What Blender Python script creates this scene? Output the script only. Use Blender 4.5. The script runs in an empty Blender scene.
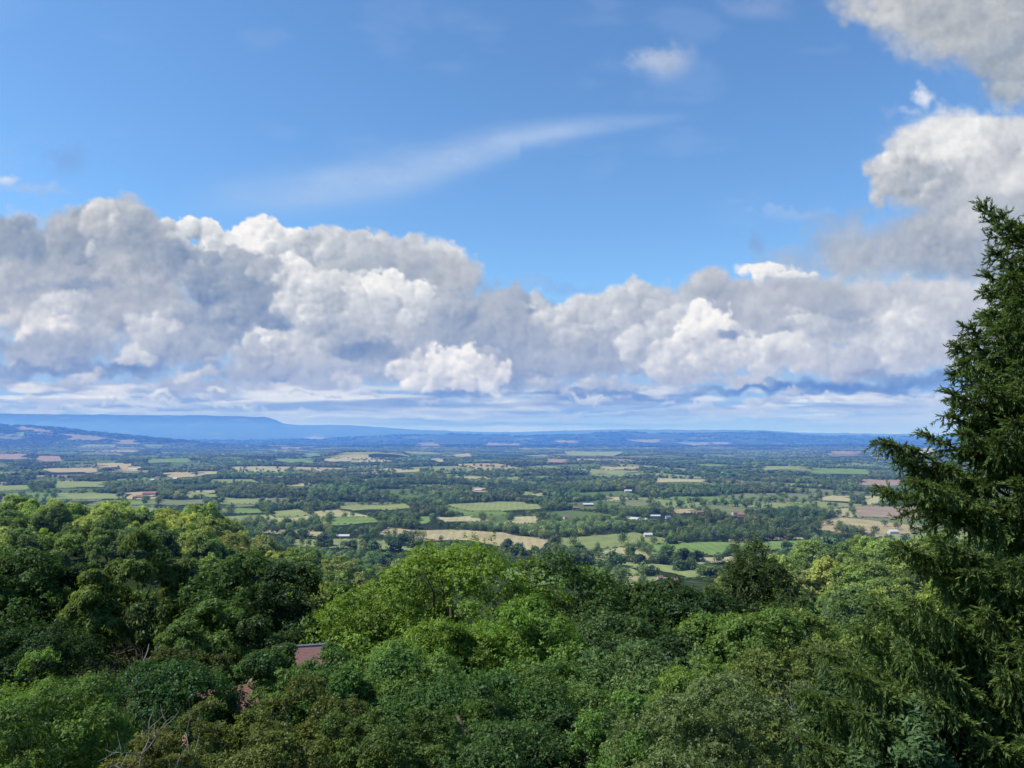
import bpy, bmesh, math
import numpy as np
D = bpy.data
scene = bpy.context.scene
COL = scene.collection
# ---------------------------------------------------------------- camera
CAM = np.array([0.0, 0.0, 120.0]); FPX = 768.0; PITCH = math.atan(57.0/768.0)
SUN_EL = math.radians(50)
_h = np.array([-0.96, -0.16]); _h /= np.hypot(*_h)
SUN = np.array([_h[0]*math.cos(SUN_EL), _h[1]*math.cos(SUN_EL), math.sin(SUN_EL)])
def ray(px, py):
    """direction through a point of the photograph, as (x/y, z/y)"""
    cp, sp = math.cos(PITCH), math.sin(PITCH); a = np.asarray(px, float)-512.0; b = 384.0-np.asarray(py, float)
    y = FPX*cp - b*sp
    return a/y, (FPX*sp + b*cp)/y
def project(x, y, z):
    cp, sp = math.cos(PITCH), math.sin(PITCH); dz = z-CAM[2]
    f = y*cp + dz*sp; u = -y*sp + dz*cp
    return 512+FPX*x/f, 384-FPX*u/f
cam = D.objects.new('camera', D.cameras.new('camera')); COL.objects.link(cam)
cam.location = CAM; cam.rotation_euler = (math.radians(90)+PITCH, 0, 0)
cam.data.sensor_width = 36; cam.data.lens = 27; cam.data.clip_start = 0.1; cam.data.clip_end = 250000
scene.camera = cam
scene.view_settings.view_transform = 'Standard'; scene.view_settings.look = 'None'
scene.view_settings.exposure = 0; scene.view_settings.gamma = 1
scene.cycles.max_bounces = 6; scene.cycles.diffuse_bounces = 2; scene.cycles.transmission_bounces = 2
scene.cycles.transparent_max_bounces = 8; scene.cycles.volume_bounces = 0; scene.cycles.glossy_bounces = 1
# ---------------------------------------------------------------- helpers
def tag(o, label=None, cat=None, group=None, kind=None):
    if label: o['label'] = label
    if cat: o['category'] = cat
    if group: o['group'] = group
    if kind: o['kind'] = kind
    return o
def link(name, me, mat=None, parent=None):
    o = D.objects.new(name, me); COL.objects.link(o)
    if mat is not None and me is not None and not me.materials: me.materials.append(mat)
    if parent is not None: o.parent = parent
    return o
def mesh_np(name, V, Fq, attrs=None, smooth=False):
    """mesh from an array of vertices and an array of quads or triangles; attrs: name -> (type, per-vertex array)"""
    me = D.meshes.new(name); V = np.ascontiguousarray(V, dtype=np.float32); Fq = np.ascontiguousarray(Fq, dtype=np.int32)
    n, k = Fq.shape
    me.vertices.add(len(V)); me.vertices.foreach_set('co', V.ravel())
    me.loops.add(n*k); me.loops.foreach_set('vertex_index', Fq.ravel())
    me.polygons.add(n); me.polygons.foreach_set('loop_start', np.arange(0, n*k, k, dtype=np.int32))
    if smooth: me.polygons.foreach_set('use_smooth', np.ones(n, dtype=bool))
    me.update(calc_edges=True)
    for nm, (ty, arr) in (attrs or {}).items():
        a = me.attributes.new(nm, ty, 'POINT')
        a.data.foreach_set('color' if ty == 'FLOAT_COLOR' else 'value', np.ascontiguousarray(arr, dtype=np.float32).ravel())
    return me
class MB:
    """collects tubes and boxes into one mesh"""
    def __init__(s): s.V = []; s.F = []; s.n = 0
    def add(s, V, F):
        s.V.append(np.asarray(V, float)); s.F += [tuple(int(i)+s.n for i in f) for f in F]; s.n += len(V)
    def tube(s, P, R, k=6):
        P = np.asarray(P, float); m = len(P); V = []
        for i in range(m):
            t = P[min(i+1, m-1)]-P[max(i-1, 0)]; t = t/(np.linalg.norm(t)+1e-9)
            a = np.cross(t, (0.31, 0.17, 0.94) if abs(t[2]) < .9 else (1, 0.1, 0)); a /= np.linalg.norm(a); b = np.cross(t, a)
            for j in range(k):
                q = 2*math.pi*j/k; V.append(P[i]+(a*math.cos(q)+b*math.sin(q))*R[i])
        F = [(i*k+j, i*k+(j+1) % k, (i+1)*k+(j+1) % k, (i+1)*k+j) for i in range(m-1) for j in range(k)]
        F.append(tuple(range(k))[::-1]); F.append(tuple((m-1)*k+j for j in range(k)))
        s.add(V, F)
    def box(s, c, d):
        x, y, z = c; a, b, h = d[0]/2, d[1]/2, d[2]/2
        V = [(x+i*a, y+j*b, z+k*h) for k in (-1, 1) for j in (-1, 1) for i in (-1, 1)]
        s.add(V, [(0,2,3,1),(4,5,7,6),(0,1,5,4),(2,6,7,3),(0,4,6,2),(1,3,7,5)])
    def mesh(s, name, smooth=False):
        me = D.meshes.new(name); me.from_pydata(np.concatenate(s.V).tolist(), [], s.F)
        if smooth: me.polygons.foreach_set('use_smooth', np.ones(len(me.polygons), dtype=bool))
        me.update(); return me
def unit(a): return a/(np.linalg.norm(a, axis=-1, keepdims=True)+1e-9)
def rdirs(rng, n): return unit(rng.normal(size=(n, 3)))
# ---------------------------------------------------------------- materials
def mat(name):
    m = D.materials.new(name); m.use_nodes = True; nt = m.node_tree; nt.nodes.clear()
    return m, nt, nt.nodes.new('ShaderNodeOutputMaterial')
def node(nt, t, **kw):
    n = nt.nodes.new('ShaderNode'+t)
    for k, v in kw.items():
        if isinstance(k, str) and hasattr(n, k) and not k.startswith('i_'): setattr(n, k, v)
    return n
def math_(nt, op, a, b=None, c=None):
    n = nt.nodes.new('ShaderNodeMath'); n.operation = op
    for i, v in enumerate((a, b, c)):
        if v is None: continue
        if hasattr(v, 'is_linked'): nt.links.new(v, n.inputs[i])
        else: n.inputs[i].default_value = v
    return n.outputs[0]
def mix_(nt, f, a, b, blend='MIX'):
    n = nt.nodes.new('ShaderNodeMix'); n.data_type = 'RGBA'; n.blend_type = blend; n.clamp_factor = True
    for i, v in ((0, f), (6, a), (7, b)):
        if hasattr(v, 'is_linked'): nt.links.new(v, n.inputs[i])
        elif i: n.inputs[i].default_value = (*v, 1)
        else: n.inputs[0].default_value = v
    return n.outputs[2]
def noise_(nt, vec, scale, detail=4, rough=.55):
    n = nt.nodes.new('ShaderNodeTexNoise'); n.inputs['Scale'].default_value = scale
    n.inputs['Detail'].default_value = detail; n.inputs['Roughness'].default_value = rough
    if vec is not None: nt.links.new(vec, n.inputs['Vector'])
    return n.outputs[0]
def ramp_(nt, f, stops):
    n = nt.nodes.new('ShaderNodeValToRGB'); nt.links.new(f, n.inputs[0]); e = n.color_ramp.elements
    while len(e) < len(stops): e.new(0.5)
    for q, (p, c) in zip(e, stops): q.position = p; q.color = (*c, 1)
    return n.outputs[0]
def foliage_material(name, source):
    """leaf faces: diffuse plus light coming through; colour from the object or from a stored vertex colour, varied leaf by leaf, with some shade painted into the tint"""
    m, nt, out = mat(name)
    if source == 'object': base = nt.nodes.new('ShaderNodeObjectInfo').outputs['Color']
    else:
        a = nt.nodes.new('ShaderNodeAttribute'); a.attribute_name = 'hue'; base = a.outputs['Color']
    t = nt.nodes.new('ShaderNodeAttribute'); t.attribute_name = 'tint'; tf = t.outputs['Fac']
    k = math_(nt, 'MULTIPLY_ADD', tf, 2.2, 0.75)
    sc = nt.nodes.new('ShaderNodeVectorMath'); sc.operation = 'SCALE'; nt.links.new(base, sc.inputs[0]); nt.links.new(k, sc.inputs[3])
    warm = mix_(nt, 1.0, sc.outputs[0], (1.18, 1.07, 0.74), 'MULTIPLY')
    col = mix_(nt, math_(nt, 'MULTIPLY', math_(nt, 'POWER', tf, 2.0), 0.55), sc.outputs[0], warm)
    d = nt.nodes.new('ShaderNodeBsdfDiffuse'); nt.links.new(col, d.inputs[0])
    tr = nt.nodes.new('ShaderNodeBsdfTranslucent')
    nt.links.new(mix_(nt, 1.0, col, (1.25, 1.25, 0.55), 'MULTIPLY'), tr.inputs[0])
    ms = nt.nodes.new('ShaderNodeMixShader'); ms.inputs[0].default_value = 0.38
    nt.links.new(d.outputs[0], ms.inputs[1]); nt.links.new(tr.outputs[0], ms.inputs[2])
    gl = nt.nodes.new('ShaderNodeBsdfGlossy'); gl.inputs['Roughness'].default_value = 0.5; gl.inputs[0].default_value = (0.8, 0.9, 1.0, 1)
    m2 = nt.nodes.new('ShaderNodeMixShader'); m2.inputs[0].default_value = 0.012
    nt.links.new(ms.outputs[0], m2.inputs[1]); nt.links.new(gl.outputs[0], m2.inputs[2])
    nt.links.new(m2.outputs[0], out.inputs[0]); return m
def plain_material(name, c0, c1, scale=3.0, rough=0.9, stretch=(1, 1, 1)):
    m, nt, out = mat(name); tc = nt.nodes.new('ShaderNodeTexCoord'); mp = nt.nodes.new('ShaderNodeMapping')
    mp.inputs['Scale'].default_value = stretch; nt.links.new(tc.outputs['Object'], mp.inputs[0])
    f = noise_(nt, mp.outputs[0], scale, 5, 0.65)
    b = nt.nodes.new('ShaderNodeBsdfPrincipled'); b.inputs['Roughness'].default_value = rough
    b.inputs['Specular IOR Level'].default_value = 0.2
    nt.links.new(ramp_(nt, f, [(0.3, c0), (0.7, c1)]), b.inputs['Base Color']); nt.links.new(b.outputs[0], out.inputs[0]); return m
M_LEAF = foliage_material('foliage', 'object')
M_LEAFV = foliage_material('distant_foliage', 'vertex')
M_BARK = plain_material('bark', (0.05, 0.04, 0.03), (0.14, 0.12, 0.09), 4, .95, (1, 1, .2))
M_DEAD = plain_material('dead_wood', (0.14, 0.125, 0.10), (0.34, 0.31, 0.26), 6, .9, (1, 1, .3))
M_TWIG = plain_material('grey_twigs', (0.10, 0.08, 0.07), (0.22, 0.17, 0.15), 6, .95)
# ---------------------------------------------------------------- daylight
def daylight():
    w = D.worlds.new('World'); scene.world = w; w.use_nodes = True; nt = w.node_tree
    bg = nt.nodes['Background']
    sky = nt.nodes.new('ShaderNodeTexSky'); sky.sky_type = 'NISHITA'; sky.sun_disc = False
    sky.sun_elevation = SUN_EL; sky.sun_rotation = math.atan2(SUN[0], SUN[1])
    sky.altitude = 250; sky.air_density = 1.0; sky.dust_density = 0.2; sky.ozone_density = 2.0
    nt.links.new(mix_(nt, 1.0, sky.outputs[0], (0.90, 1.25, 1.50), 'MULTIPLY'), bg.inputs[0]); bg.inputs[1].default_value = 0.122
    l = D.lights.new('sun', 'SUN'); l.energy = 5.0; l.angle = math.radians(0.6); l.color = (1.0, 0.955, 0.88)
    o = D.objects.new('sun', l); COL.objects.link(o)
    from mathutils import Vector
    o.rotation_euler = Vector(tuple(SUN)).to_track_quat('Z', 'Y').to_euler()
daylight()
# ---------------------------------------------------------------- clouds
CX0, CX1, CY0, CY1, CST = -40, 1064, -24, 448, 1.2
def _vnoise(rng, shape, cell):
    h, w = shape; gh, gw = int(h/cell[1])+3, int(w/cell[0])+3
    g = rng.random((gh, gw)); y = np.arange(h)/cell[1]; x = np.arange(w)/cell[0]
    yi, xi = y.astype(int), x.astype(int); fy = y-yi; fx = x-xi
    fy = (fy**3*(fy*(fy*6-15)+10))[:, None]; fx = (fx**3*(fx*(fx*6-15)+10))[None, :]
    a = g[yi][:, xi]; b = g[yi][:, xi+1]; c = g[yi+1][:, xi]; d = g[yi+1][:, xi+1]
    return (a*(1-fx)+b*fx)*(1-fy)+(c*(1-fx)+d*fx)*fy
def _fbm(rng, shape, cell, octv=5, st=1.0, gain=0.55):
    o = np.zeros(shape); a = 1; t = 0
    for i in range(octv):
        o += a*_vnoise(rng, shape, (max(cell/2**i, 1.5)*st, max(cell/2**i, 1.5))); t += a; a *= gain
    o /= t
    return (o - o.mean())/(o.std()+1e-9)
def _puffs(rng, shape, scales=((30, 1.0), (15, .55), (8, .3), (4.5, .16))):
    """height map of overlapping round puffs at several sizes"""
    h, w = shape; o = np.zeros(shape)
    for R, amp in scales:
        m = np.zeros(shape); n = int(h*w/(R*R)*1.5)
        for cx, cy, r in zip(rng.random(n)*w, rng.random(n)*h, R*(0.6+0.7*rng.random(n))):
            x0, x1, y0, y1 = int(max(0, cx-r)), int(min(w, cx+r+1)), int(max(0, cy-r)), int(min(h, cy+r+1))
            if x1 <= x0 or y1 <= y0: continue
            yy = (np.arange(y0, y1)[:, None]-cy)/r; xx = (np.arange(x0, x1)[None, :]-cx)/r
            s = np.sqrt(np.clip(1-xx*xx-yy*yy, 0, 1))*(r/R)
            m[y0:y1, x0:x1] = np.maximum(m[y0:y1, x0:x1], s)
        o += amp*m
    return (o-o.mean())/(o.std()+1e-9)
def _sm(x, a, b):
    t = np.clip((x-a)/(b-a), 0, 1); return t*t*(3-2*t)
def _shift(a, dx, dy):
    """slide a map; what leaves one side comes back mirrored, so there is no seam"""
    h, w = a.shape
    iy = (np.arange(h)-dy) % (2*h); ix = (np.arange(w)-dx) % (2*w)
    iy = np.where(iy >= h, 2*h-1-iy, iy); ix = np.where(ix >= w, 2*w-1-ix, ix)
    return a[iy][:, ix]
def make_clouds():
    rng = np.random.default_rng(5)
    xs = np.arange(CX0, CX1, CST); ys = np.arange(CY0, CY1, CST)
    X, Y = np.meshgrid(xs, ys); sh = X.shape
    F = [_fbm(rng, sh, c) for c in (60, 34, 18)]
    Fs = [_fbm(rng, sh, 26, 5, 4.0), _fbm(rng, sh, 10, 4, 6.0)]
    Pf = [_puffs(rng, sh), _puffs(rng, sh, ((16, 1.0), (8, .55), (4.5, .3)))]
    rgb = np.zeros(sh+(3,)); A = np.zeros(sh)
    wx, wy = F[2]*3.0, Fs[0]*0+_shift(F[2], 77, 31)*3.0
    GW = np.array([.46, .53, .65]); WH = np.array([.93, .935, .95])
    def ramp(l, warm=0.0):
        # grey-blue shade to white
        l = np.clip(l, 0, 1)[..., None]
        st = np.array([[.30,.42,.61],[.46,.535,.62],[.59,.635,.675],[.715,.74,.755],[.85,.865,.87],[.975,.975,.965]])
        p = l*5; i = np.clip(p.astype(int), 0, 4)[..., 0]; f = p-i[..., None]
        c = st[i]*(1-f)+st[i+1]*f
        return c + warm*np.array([.010, 0, -.008])
    def over(c, a):
        nonlocal rgb, A
        rgb = rgb*(1-a[..., None]) + c*a[..., None]; A = A*(1-a)+a
    def lump(cx, cy, rx, ry, top, bot, soft=.25, k=0, sd=0, nz=.22, rel=.10, warm=0.0, op=1.0, flat=None):
        """one cloud mass: ellipse, roughened by puffs, with light painted in, brighter above than below"""
        f = _shift(F[1], sd*37 % 400, sd*53 % 200); p = _shift(Pf[k], sd*61 % 500, sd*29 % 200); fs = _shift(Fs[0], sd*41 % 400, sd*17 % 200)
        x = X + _shift(wx, sd*13, sd*7); y = Y + _shift(wy, sd*19, sd*11)
        ex, ey = (x-cx)/rx, (y-cy)/ry
        if flat is not None: ey = np.where(ey > 0, ey*flat, ey)
        r = np.sqrt(ex*ex+ey*ey)
        s = 24.0/min(rx, ry)
        d = 1 - r + nz*(p*.55 + f*.45)*min(1, s)**.5
        a = _sm(d, 0, soft)*op
        big = _shift(F[0], sd*23 % 400, sd*47 % 200)
        g = np.clip((ey+1)/2*.8 + (ex+1)/2*.2, 0, 1)
        relief = (p - _shift(p, 3, 3)) + .5*(f - _shift(f, 6, 6))
        edge = np.exp(-np.clip(d, 0, None)/.16)*(ey < .1)*.10
        l = top*(1-g)+bot*g + rel*1.05*relief + .05*big + .03*fs + edge
        over(ramp(l, warm), a)
    def streaks(y0, y1, n, seed, lo, hi, op, wmin=40, wmax=200):
        r = np.random.default_rng(seed)
        for i in range(n):
            t = r.random(); cy = y0+(y1-y0)*t; w = wmin+(wmax-wmin)*r.random(); h = 2.0+5*(1-t)*r.random()
            cx = CX0+(CX1-CX0)*r.random(); l = lo+(hi-lo)*r.random()
            ex, ey = (X-cx)/w, (Y-cy+Fs[1]*1.2)/h
            d = 1-np.sqrt(ex*ex+ey*ey)+.35*_shift(Fs[1], i*31 % 300, 0)
            over(ramp(l + 0*X + .05*Fs[0]), _sm(d, 0, .6)*op)
    # thin veils in the blue
    line = np.interp(xs, [150,200,300,380,430,460,500,540,580,620,680,740],[200,195,184,172,161,152,142,134,128,123,117,112])[None, :]
    wdt = np.interp(xs, [150,250,400,480,560,640,740],[14,17,21,15,10,7,4])[None, :]
    ln = _sm(xs, 150, 330)*(1-_sm(xs, 560, 735))
    fib = _shift(Fs[0], 50, 20)
    dd = (Y-line)/wdt; st = np.exp(-(dd*dd))*(0.62+.22*fib)+ .35*np.exp(-((dd-.9)**2)*2)*(xs[None,:]<520)
    over(np.array([.74,.82,.93])+0*rgb, np.clip(st*ln[None, :], 0, 1)*.55)
    ve = _sm(_shift(Fs[0], 200, 90)+.6*F[0], .9, 3.2)*.10*(1-_sm(Y, 190, 260))
    over(np.array([.72,.80,.92])+0*rgb, ve)
    def wisp(cx, cy, rx, ry, c, op, sd):
        f = _shift(F[2], sd*37, sd*53)*.6+_shift(F[1], sd*7, sd*5)*.5
        d = 1-np.sqrt(((X+f*5-cx)/rx)**2+((Y+f*4-cy)/ry)**2)+.16*f
        over(np.array(c)+.02*f[..., None]+0*rgb, _sm(d, 0, .9)*op)
    wisp(664, 57, 40, 32, (.66,.73,.85), .95, 1); wisp(668, 56, 24, 18, (.70,.75,.85), .4, 2)
    wisp(765, 8, 44, 18, (.56,.65,.82), .5, 3); wisp(64, 157, 34, 26, (.50,.62,.80), .4, 4)
    wisp(5, 179, 20, 8, (.84,.88,.95), .8, 5); wisp(40, 190, 60, 6, (.66,.76,.90), .5, 6)
    wisp(754, 243, 15, 14, (.52,.61,.77), .45, 7); wisp(800, 216, 46, 9, (.62,.74,.90), .5, 8)
    wisp(925, 98, 13, 15, (.86,.89,.95), .95, 9); wisp(912, 110, 14, 8, (.72,.79,.91), .6, 10); wisp(888, 112, 18, 12, (.60,.70,.87), .4, 11)
    wisp(884, 142, 22, 26, (.56,.67,.86), .5, 12); wisp(20, 222, 36, 18, (.75,.79,.86), .8, 13)
    wisp(560, 285, 60, 12, (.55,.69,.88), .5, 14)
    # upper right corner
    lump(1010, 22, 150, 62, .64, .52, .40, 0, 131, .16, .05, 1.0)
    lump(905, 8, 70, 34, .66, .60, .55, 0, 2, .22, .05, 1.0)
    lump(1040, 66, 90, 50, .62, .45, .5, 0, 3, .16, .05)
    lump(1040, 255, 170, 70, .46, .38, .6, 0, 6, .12, .04)
    lump(855, 236, 48, 40, .46, .44, .9, 0, 7, .30, .04, .5, .8)
    lump(880, 256, 80, 34, .46, .40, .9, 0, 8, .25, .04, .5, .85)
    lump(940, 245, 100, 46, .50, .42, .9, 0, 132, .2, .04)
    lump(985, 165, 122, 66, .88, .52, .26, 0, 4, .12, .06, .6)
    lump(915, 172, 54, 40, .82, .54, .35, 1, 5, .20, .07, .6)
    lump(1000, 225, 120, 46, .52, .38, .9, 0, 9, .15, .04)
    lump(955, 138, 66, 32, .90, .74, .7, 0, 10, .15, .06, .3)
    lump(1050, 215, 60, 50, .38, .32, .9, 0, 31, .1, .03)
    lump(1000, 236, 150, 50, .58, .44, .55, 0, 135, .16, .05, .4); lump(850, 262, 110, 30, .52, .46, .9, 0, 136, .24, .04, .3, .8)
    # pale blue background of the bank, low
    over(np.array([.60,.72,.87])+0*rgb, _sm(Y, 290, 345)*(.93))
    over(np.array([.62,.75,.90])+0*rgb, _sm(Y, 375, 425)*.6)
    streaks(388, 436, 60, 3, .60, .92, .60); streaks(392, 418, 22, 4, .05, .35, .45, 60, 240)
    streaks(404, 438, 36, 5, .70, .95, .45, 30, 140); streaks(424, 440, 12, 6, .35, .6, .35, 80, 260)
    # right-hand bank
    lump(930, 318, 190, 48, .66, .52, .3, 0, 11, .13, .05, .4)
    lump(770, 312, 150, 44, .64, .54, .25, 0, 12, .13, .05, .6)
    lump(768, 272, 34, 9, .97, .86, .4, 1, 13, .22, .06)
    lump(800, 276, 28, 6, .97, .80, .4, 1, 14, .2, .06)
    lump(812, 300, 130, 28, .56, .56, .7, 0, 15, .12, .03, .6)
    lump(650, 315, 80, 36, .72, .52, .25, 0, 16, .18, .07)
    lump(628, 300, 34, 17, .80, .60, .35, 1, 17, .25, .08)
    lump(575, 322, 60, 30, .74, .46, .3, 1, 18, .22, .07)
    lump(508, 330, 70, 42, .50, .40, .3, 0, 19, .2, .06)
    lump(548, 318, 30, 22, .80, .60, .4, 1, 20, .25, .07)
    lump(655, 345, 60, 30, .42, .44, .7, 0, 21, .15, .05)
    lump(905, 345, 80, 30, .78, .66, .6, 1, 22, .2, .06)
    lump(900, 322, 46, 22, .80, .62, .6, 1, 23, .2, .06)
    lump(835, 320, 60, 18, .48, .45, .9, 0, 24, .2, .04)
    # left-hand bank, back: bright towers
    lump(330, 272, 150, 46, .80, .46, .12, 0, 25, .11, .08)
    lump(430, 276, 68, 24, .66, .44, .35, 0, 26, .16, .05, .6)
    lump(372, 262, 60, 28, .72, .50, .3, 0, 27, .16, .06)
    lump(245, 262, 84, 46, 1.0, .76, .10, 1, 28, .20, .11)
    lump(205, 246, 40, 28, .97, .84, .12, 1, 29, .22, .11)
    lump(310, 248, 46, 24, .72, .56, .2, 1, 30, .18, .07)
    lump(288, 295, 40, 40, .92, .68, .2, 1, 32, .2, .10)
    lump(168, 232, 16, 14, .90, .72, .3, 1, 33, .2, .08)
    lump(440, 320, 110, 46, .52, .38, .3, 0, 34, .16, .06)
    lump(380, 305, 50, 34, .82, .52, .18, 1, 35, .22, .10)
    lump(385, 288, 17, 14, .97, .86, .2, 1, 36, .25, .09)
    lump(340, 312, 44, 32, .82, .54, .3, 1, 37, .22, .08)
    lump(500, 332, 80, 28, .58, .42, .5, 0, 38, .2, .06)
    lump(480, 300, 60, 12, .55, .45, .8, 0, 39, .2, .04, 0, .8)
    # left-hand bank, front: grey heads
    lump(40, 262, 100, 44, .50, .36, .3, 0, 40, .16, .07)
    lump(18, 232, 36, 16, .52, .34, .5, 0, 41, .2, .05)
    lump(108, 240, 72, 46, .66, .34, .22, 0, 42, .11, .08, .8)
    lump(102, 216, 28, 24, .70, .52, .35, 1, 43, .18, .06, .8)
    lump(140, 224, 26, 22, .56, .40, .5, 1, 44, .18, .06)
    lump(90, 246, 10, 11, .86, .70, .6, 1, 45, .3, .06, 0, .8)
    lump(150, 262, 66, 38, .40, .32, .5, 0, 46, .2, .07)
    lump(110, 300, 130, 60, .46, .36, .5, 0, 47, .16, .07, .8)
    lump(40, 300, 90, 44, .52, .46, .6, 0, 48, .16, .06, .8)
    lump(135, 282, 44, 22, .62, .50, .8, 0, 49, .2, .06, .9)
    lump(75, 285, 60, 9, .34, .34, .9, 0, 50, .2, .04, 0, .7)
    lump(236, 290, 52, 44, .58, .26, .16, 0, 51, .16, .07)
    lump(214, 258, 11, 9, .56, .44, .4, 1, 52, .2, .05); lump(240, 252, 12, 8, .66, .48, .4, 1, 53, .2, .05)
    lump(265, 270, 20, 16, .60, .44, .4, 1, 54, .2, .05)
    lump(262, 325, 90, 26, .36, .26, .5, 0, 55, .2, .06)
    lump(190, 330, 80, 34, .46, .36, .6, 0, 56, .2, .06)
    lump(350, 342, 70, 24, .60, .30, .4, 0, 57, .2, .07)
    lump(380, 350, 60, 16, .34, .22, .6, 0, 58, .2, .05)
    lump(330, 332, 60, 18, .64, .44, .5, 1, 59, .2, .07)
    lump(40, 326, 60, 26, .78, .62, .5, 1, 60, .22, .06, .9)
    lump(100, 330, 60, 26, .62, .50, .7, 0, 61, .2, .06)
    lump(150, 326, 30, 18, .72, .56, .5, 1, 62, .22, .07)
    lump(275, 350, 90, 20, .66, .44, .4, 1, 63, .25, .08)
    lump(275, 338, 18, 9, .84, .66, .5, 1, 64, .2, .07)
    lump(170, 348, 80, 22, .56, .42, .5, 0, 65, .22, .06)
    lump(40, 352, 90, 26, .48, .34, .5, 0, 66, .2, .06)
    lump(110, 366, 110, 12, .22, .16, .8, 0, 67, .25, .03)
    lump(260, 372, 130, 9, .26, .24, .9, 0, 68, .25, .03, 0, .8)
    lump(270, 384, 60, 10, .68, .56, .6, 1, 69, .3, .06)
    lump(135, 356, 22, 10, .74, .56, .6, 1, 70, .25, .06)
    # towers of the right-hand bank, painted as lit
    lump(600, 352, 80, 28, .62, .42, .4, 0, 71, .2, .07)
    lump(690, 345, 62, 42, .74, .54, .14, 0, 72, .18, .09)
    lump(706, 322, 26, 20, .94, .76, .2, 1, 73, .22, .08)
    lump(672, 352, 30, 26, .82, .60, .3, 1, 74, .2, .08)
    lump(770, 358, 80, 22, .80, .56, .25, 1, 75, .25, .08)
    lump(786, 346, 30, 12, .86, .70, .3, 1, 76, .25, .07)
    lump(630, 350, 24, 12, .82, .60, .4, 1, 77, .25, .07)
    lump(860, 366, 110, 22, .66, .50, .4, 0, 78, .22, .06)
    lump(735, 336, 14, 8, .30, .30, .7, 1, 79, .2, .03, 0, .85)
    lump(540, 366, 80, 20, .56, .36, .5, 0, 80, .22, .06)
    lump(590, 388, 60, 12, .74, .56, .5, 1, 81, .25, .06)
    lump(480, 378, 100, 20, .46, .26, .6, 0, 82, .2, .05)
    # smaller heads scattered through both banks, each painted as lit from the upper left
    r2 = np.random.default_rng(17)
    for i in range(75):
        cx = 20+930*r2.random(); cy = 250+128*r2.random(); rx = 9+26*r2.random()**1.6
        if np.interp(cx, [0,100,165,250,350,450,490,520,600,700,800,1024],[240,214,246,232,248,272,300,312,306,296,290,285]) > cy-rx*.5-16: continue
        iy, ix = int((cy-CY0)/CST), int((cx-CX0)/CST); L0 = (rgb[iy, ix]@[.3,.5,.2])/max(A[iy, ix], .2); l0 = np.clip((L0-.42)/.52, 0, 1)
        lump(cx, cy, rx*1.3, rx*.62, min(.93, l0+.05+.15*r2.random()), max(.1, l0-.12-.08*r2.random()), .35+.5*r2.random(), 1, 140+i, .26, .07, 0, .65+.35*r2.random(), 1.5)
    # flat blue bases
    lump(870, 387, 170, 12, .16, .04, .9, 0, 83, .05, .01)
    lump(770, 390, 130, 8, .14, .04, .9, 0, 84, .05, .01); lump(610, 397, 140, 5, .16, .10, 1., 0, 85, .05, .01, 0, .7)
    lump(930, 378, 120, 10, .30, .15, .8, 0, 86, .2, .02, 0, .8)
    lump(745, 380, 50, 5, .70, .60, .7, 1, 87, .3, .03)
    lump(560, 392, 70, 6, .16, .12, .8, 0, 88, .2, .02, 0, .7)
    lump(60, 372, 150, 9, .20, .14, .8, 0, 133, .25, .03, 0, .8); lump(420, 398, 90, 5, .14, .10, .9, 0, 134, .2, .02, 0, .6)
    # low foreground cumulus
    lump(310, 372, 90, 22, .52, .42, .4, 0, 89, .2, .05, 0, .9)
    lump(60, 386, 110, 10, .56, .36, .5, 0, 90, .25, .05)
    lump(200, 386, 60, 12, .50, .40, .5, 0, 91, .25, .05)
    lump(342, 382, 20, 12, .74, .56, .6, 1, 92, .3, .08)
    lump(440, 376, 56, 26, .86, .54, .22, 1, 93, .25, .10, .3, 1, 1.6)
    lump(455, 360, 26, 16, .94, .80, .3, 1, 94, .25, .09); lump(410, 378, 28, 14, .88, .72, .4, 1, 95, .25, .08)
    lump(490, 388, 18, 9, .74, .6, .6, 1, 96, .3, .05)
    lump(203, 378, 22, 8, .70, .54, .7, 1, 97, .3, .06); lump(85, 380, 26, 7, .70, .56, .7, 1, 98, .3, .05)
    lump(215, 392, 10, 6, .74, .6, .5, 1, 99, .3, .04)
    lump(430, 396, 120, 4, .12, .12, .9, 0, 100, .2, .02, 0, .55); lump(180, 398, 160, 4, .16, .14, .9, 0, 101, .2, .02, 0, .45)
    streaks(392, 418, 60, 9, .76, 1.0, .85, 18, 90)
    streaks(398, 434, 30, 10, .15, .40, .45, 60, 220)
    for i in range(46):
        cx = -20+1000*r2.random(); cy = 394+22*r2.random()**1.3; w = 8+26*r2.random(); lump(cx, cy, w, 2.2+w*.13, .80+.15*r2.random(), .45, .6, 1, 300+i, .22, .04, 0, .85, 1.6)
    streaks(412, 438, 40, 12, .60, .90, .40, 60, 200)
    fine = _fbm(rng, sh, 7, 3)*.010*_sm(A, .6, 1)*(1-_sm(Y, 385, 410)); rgb = rgb+fine[..., None]
    # haze painted into the colour over the last degrees above the hills
    over(np.array([.64,.77,.93])+0*rgb, _sm(Y, 392, 442)*.42)
    lowf = _sm(Y, 372, 415)[..., None]; rgb = rgb*(1-lowf*np.array([.07, .025, -.01]))
    rgb = np.where(A[..., None] > 1e-3, rgb/np.maximum(A, 1e-3)[..., None], .8)
    return xs, ys, np.clip(rgb, 0, 1), np.clip(A, 0, 1)

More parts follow.
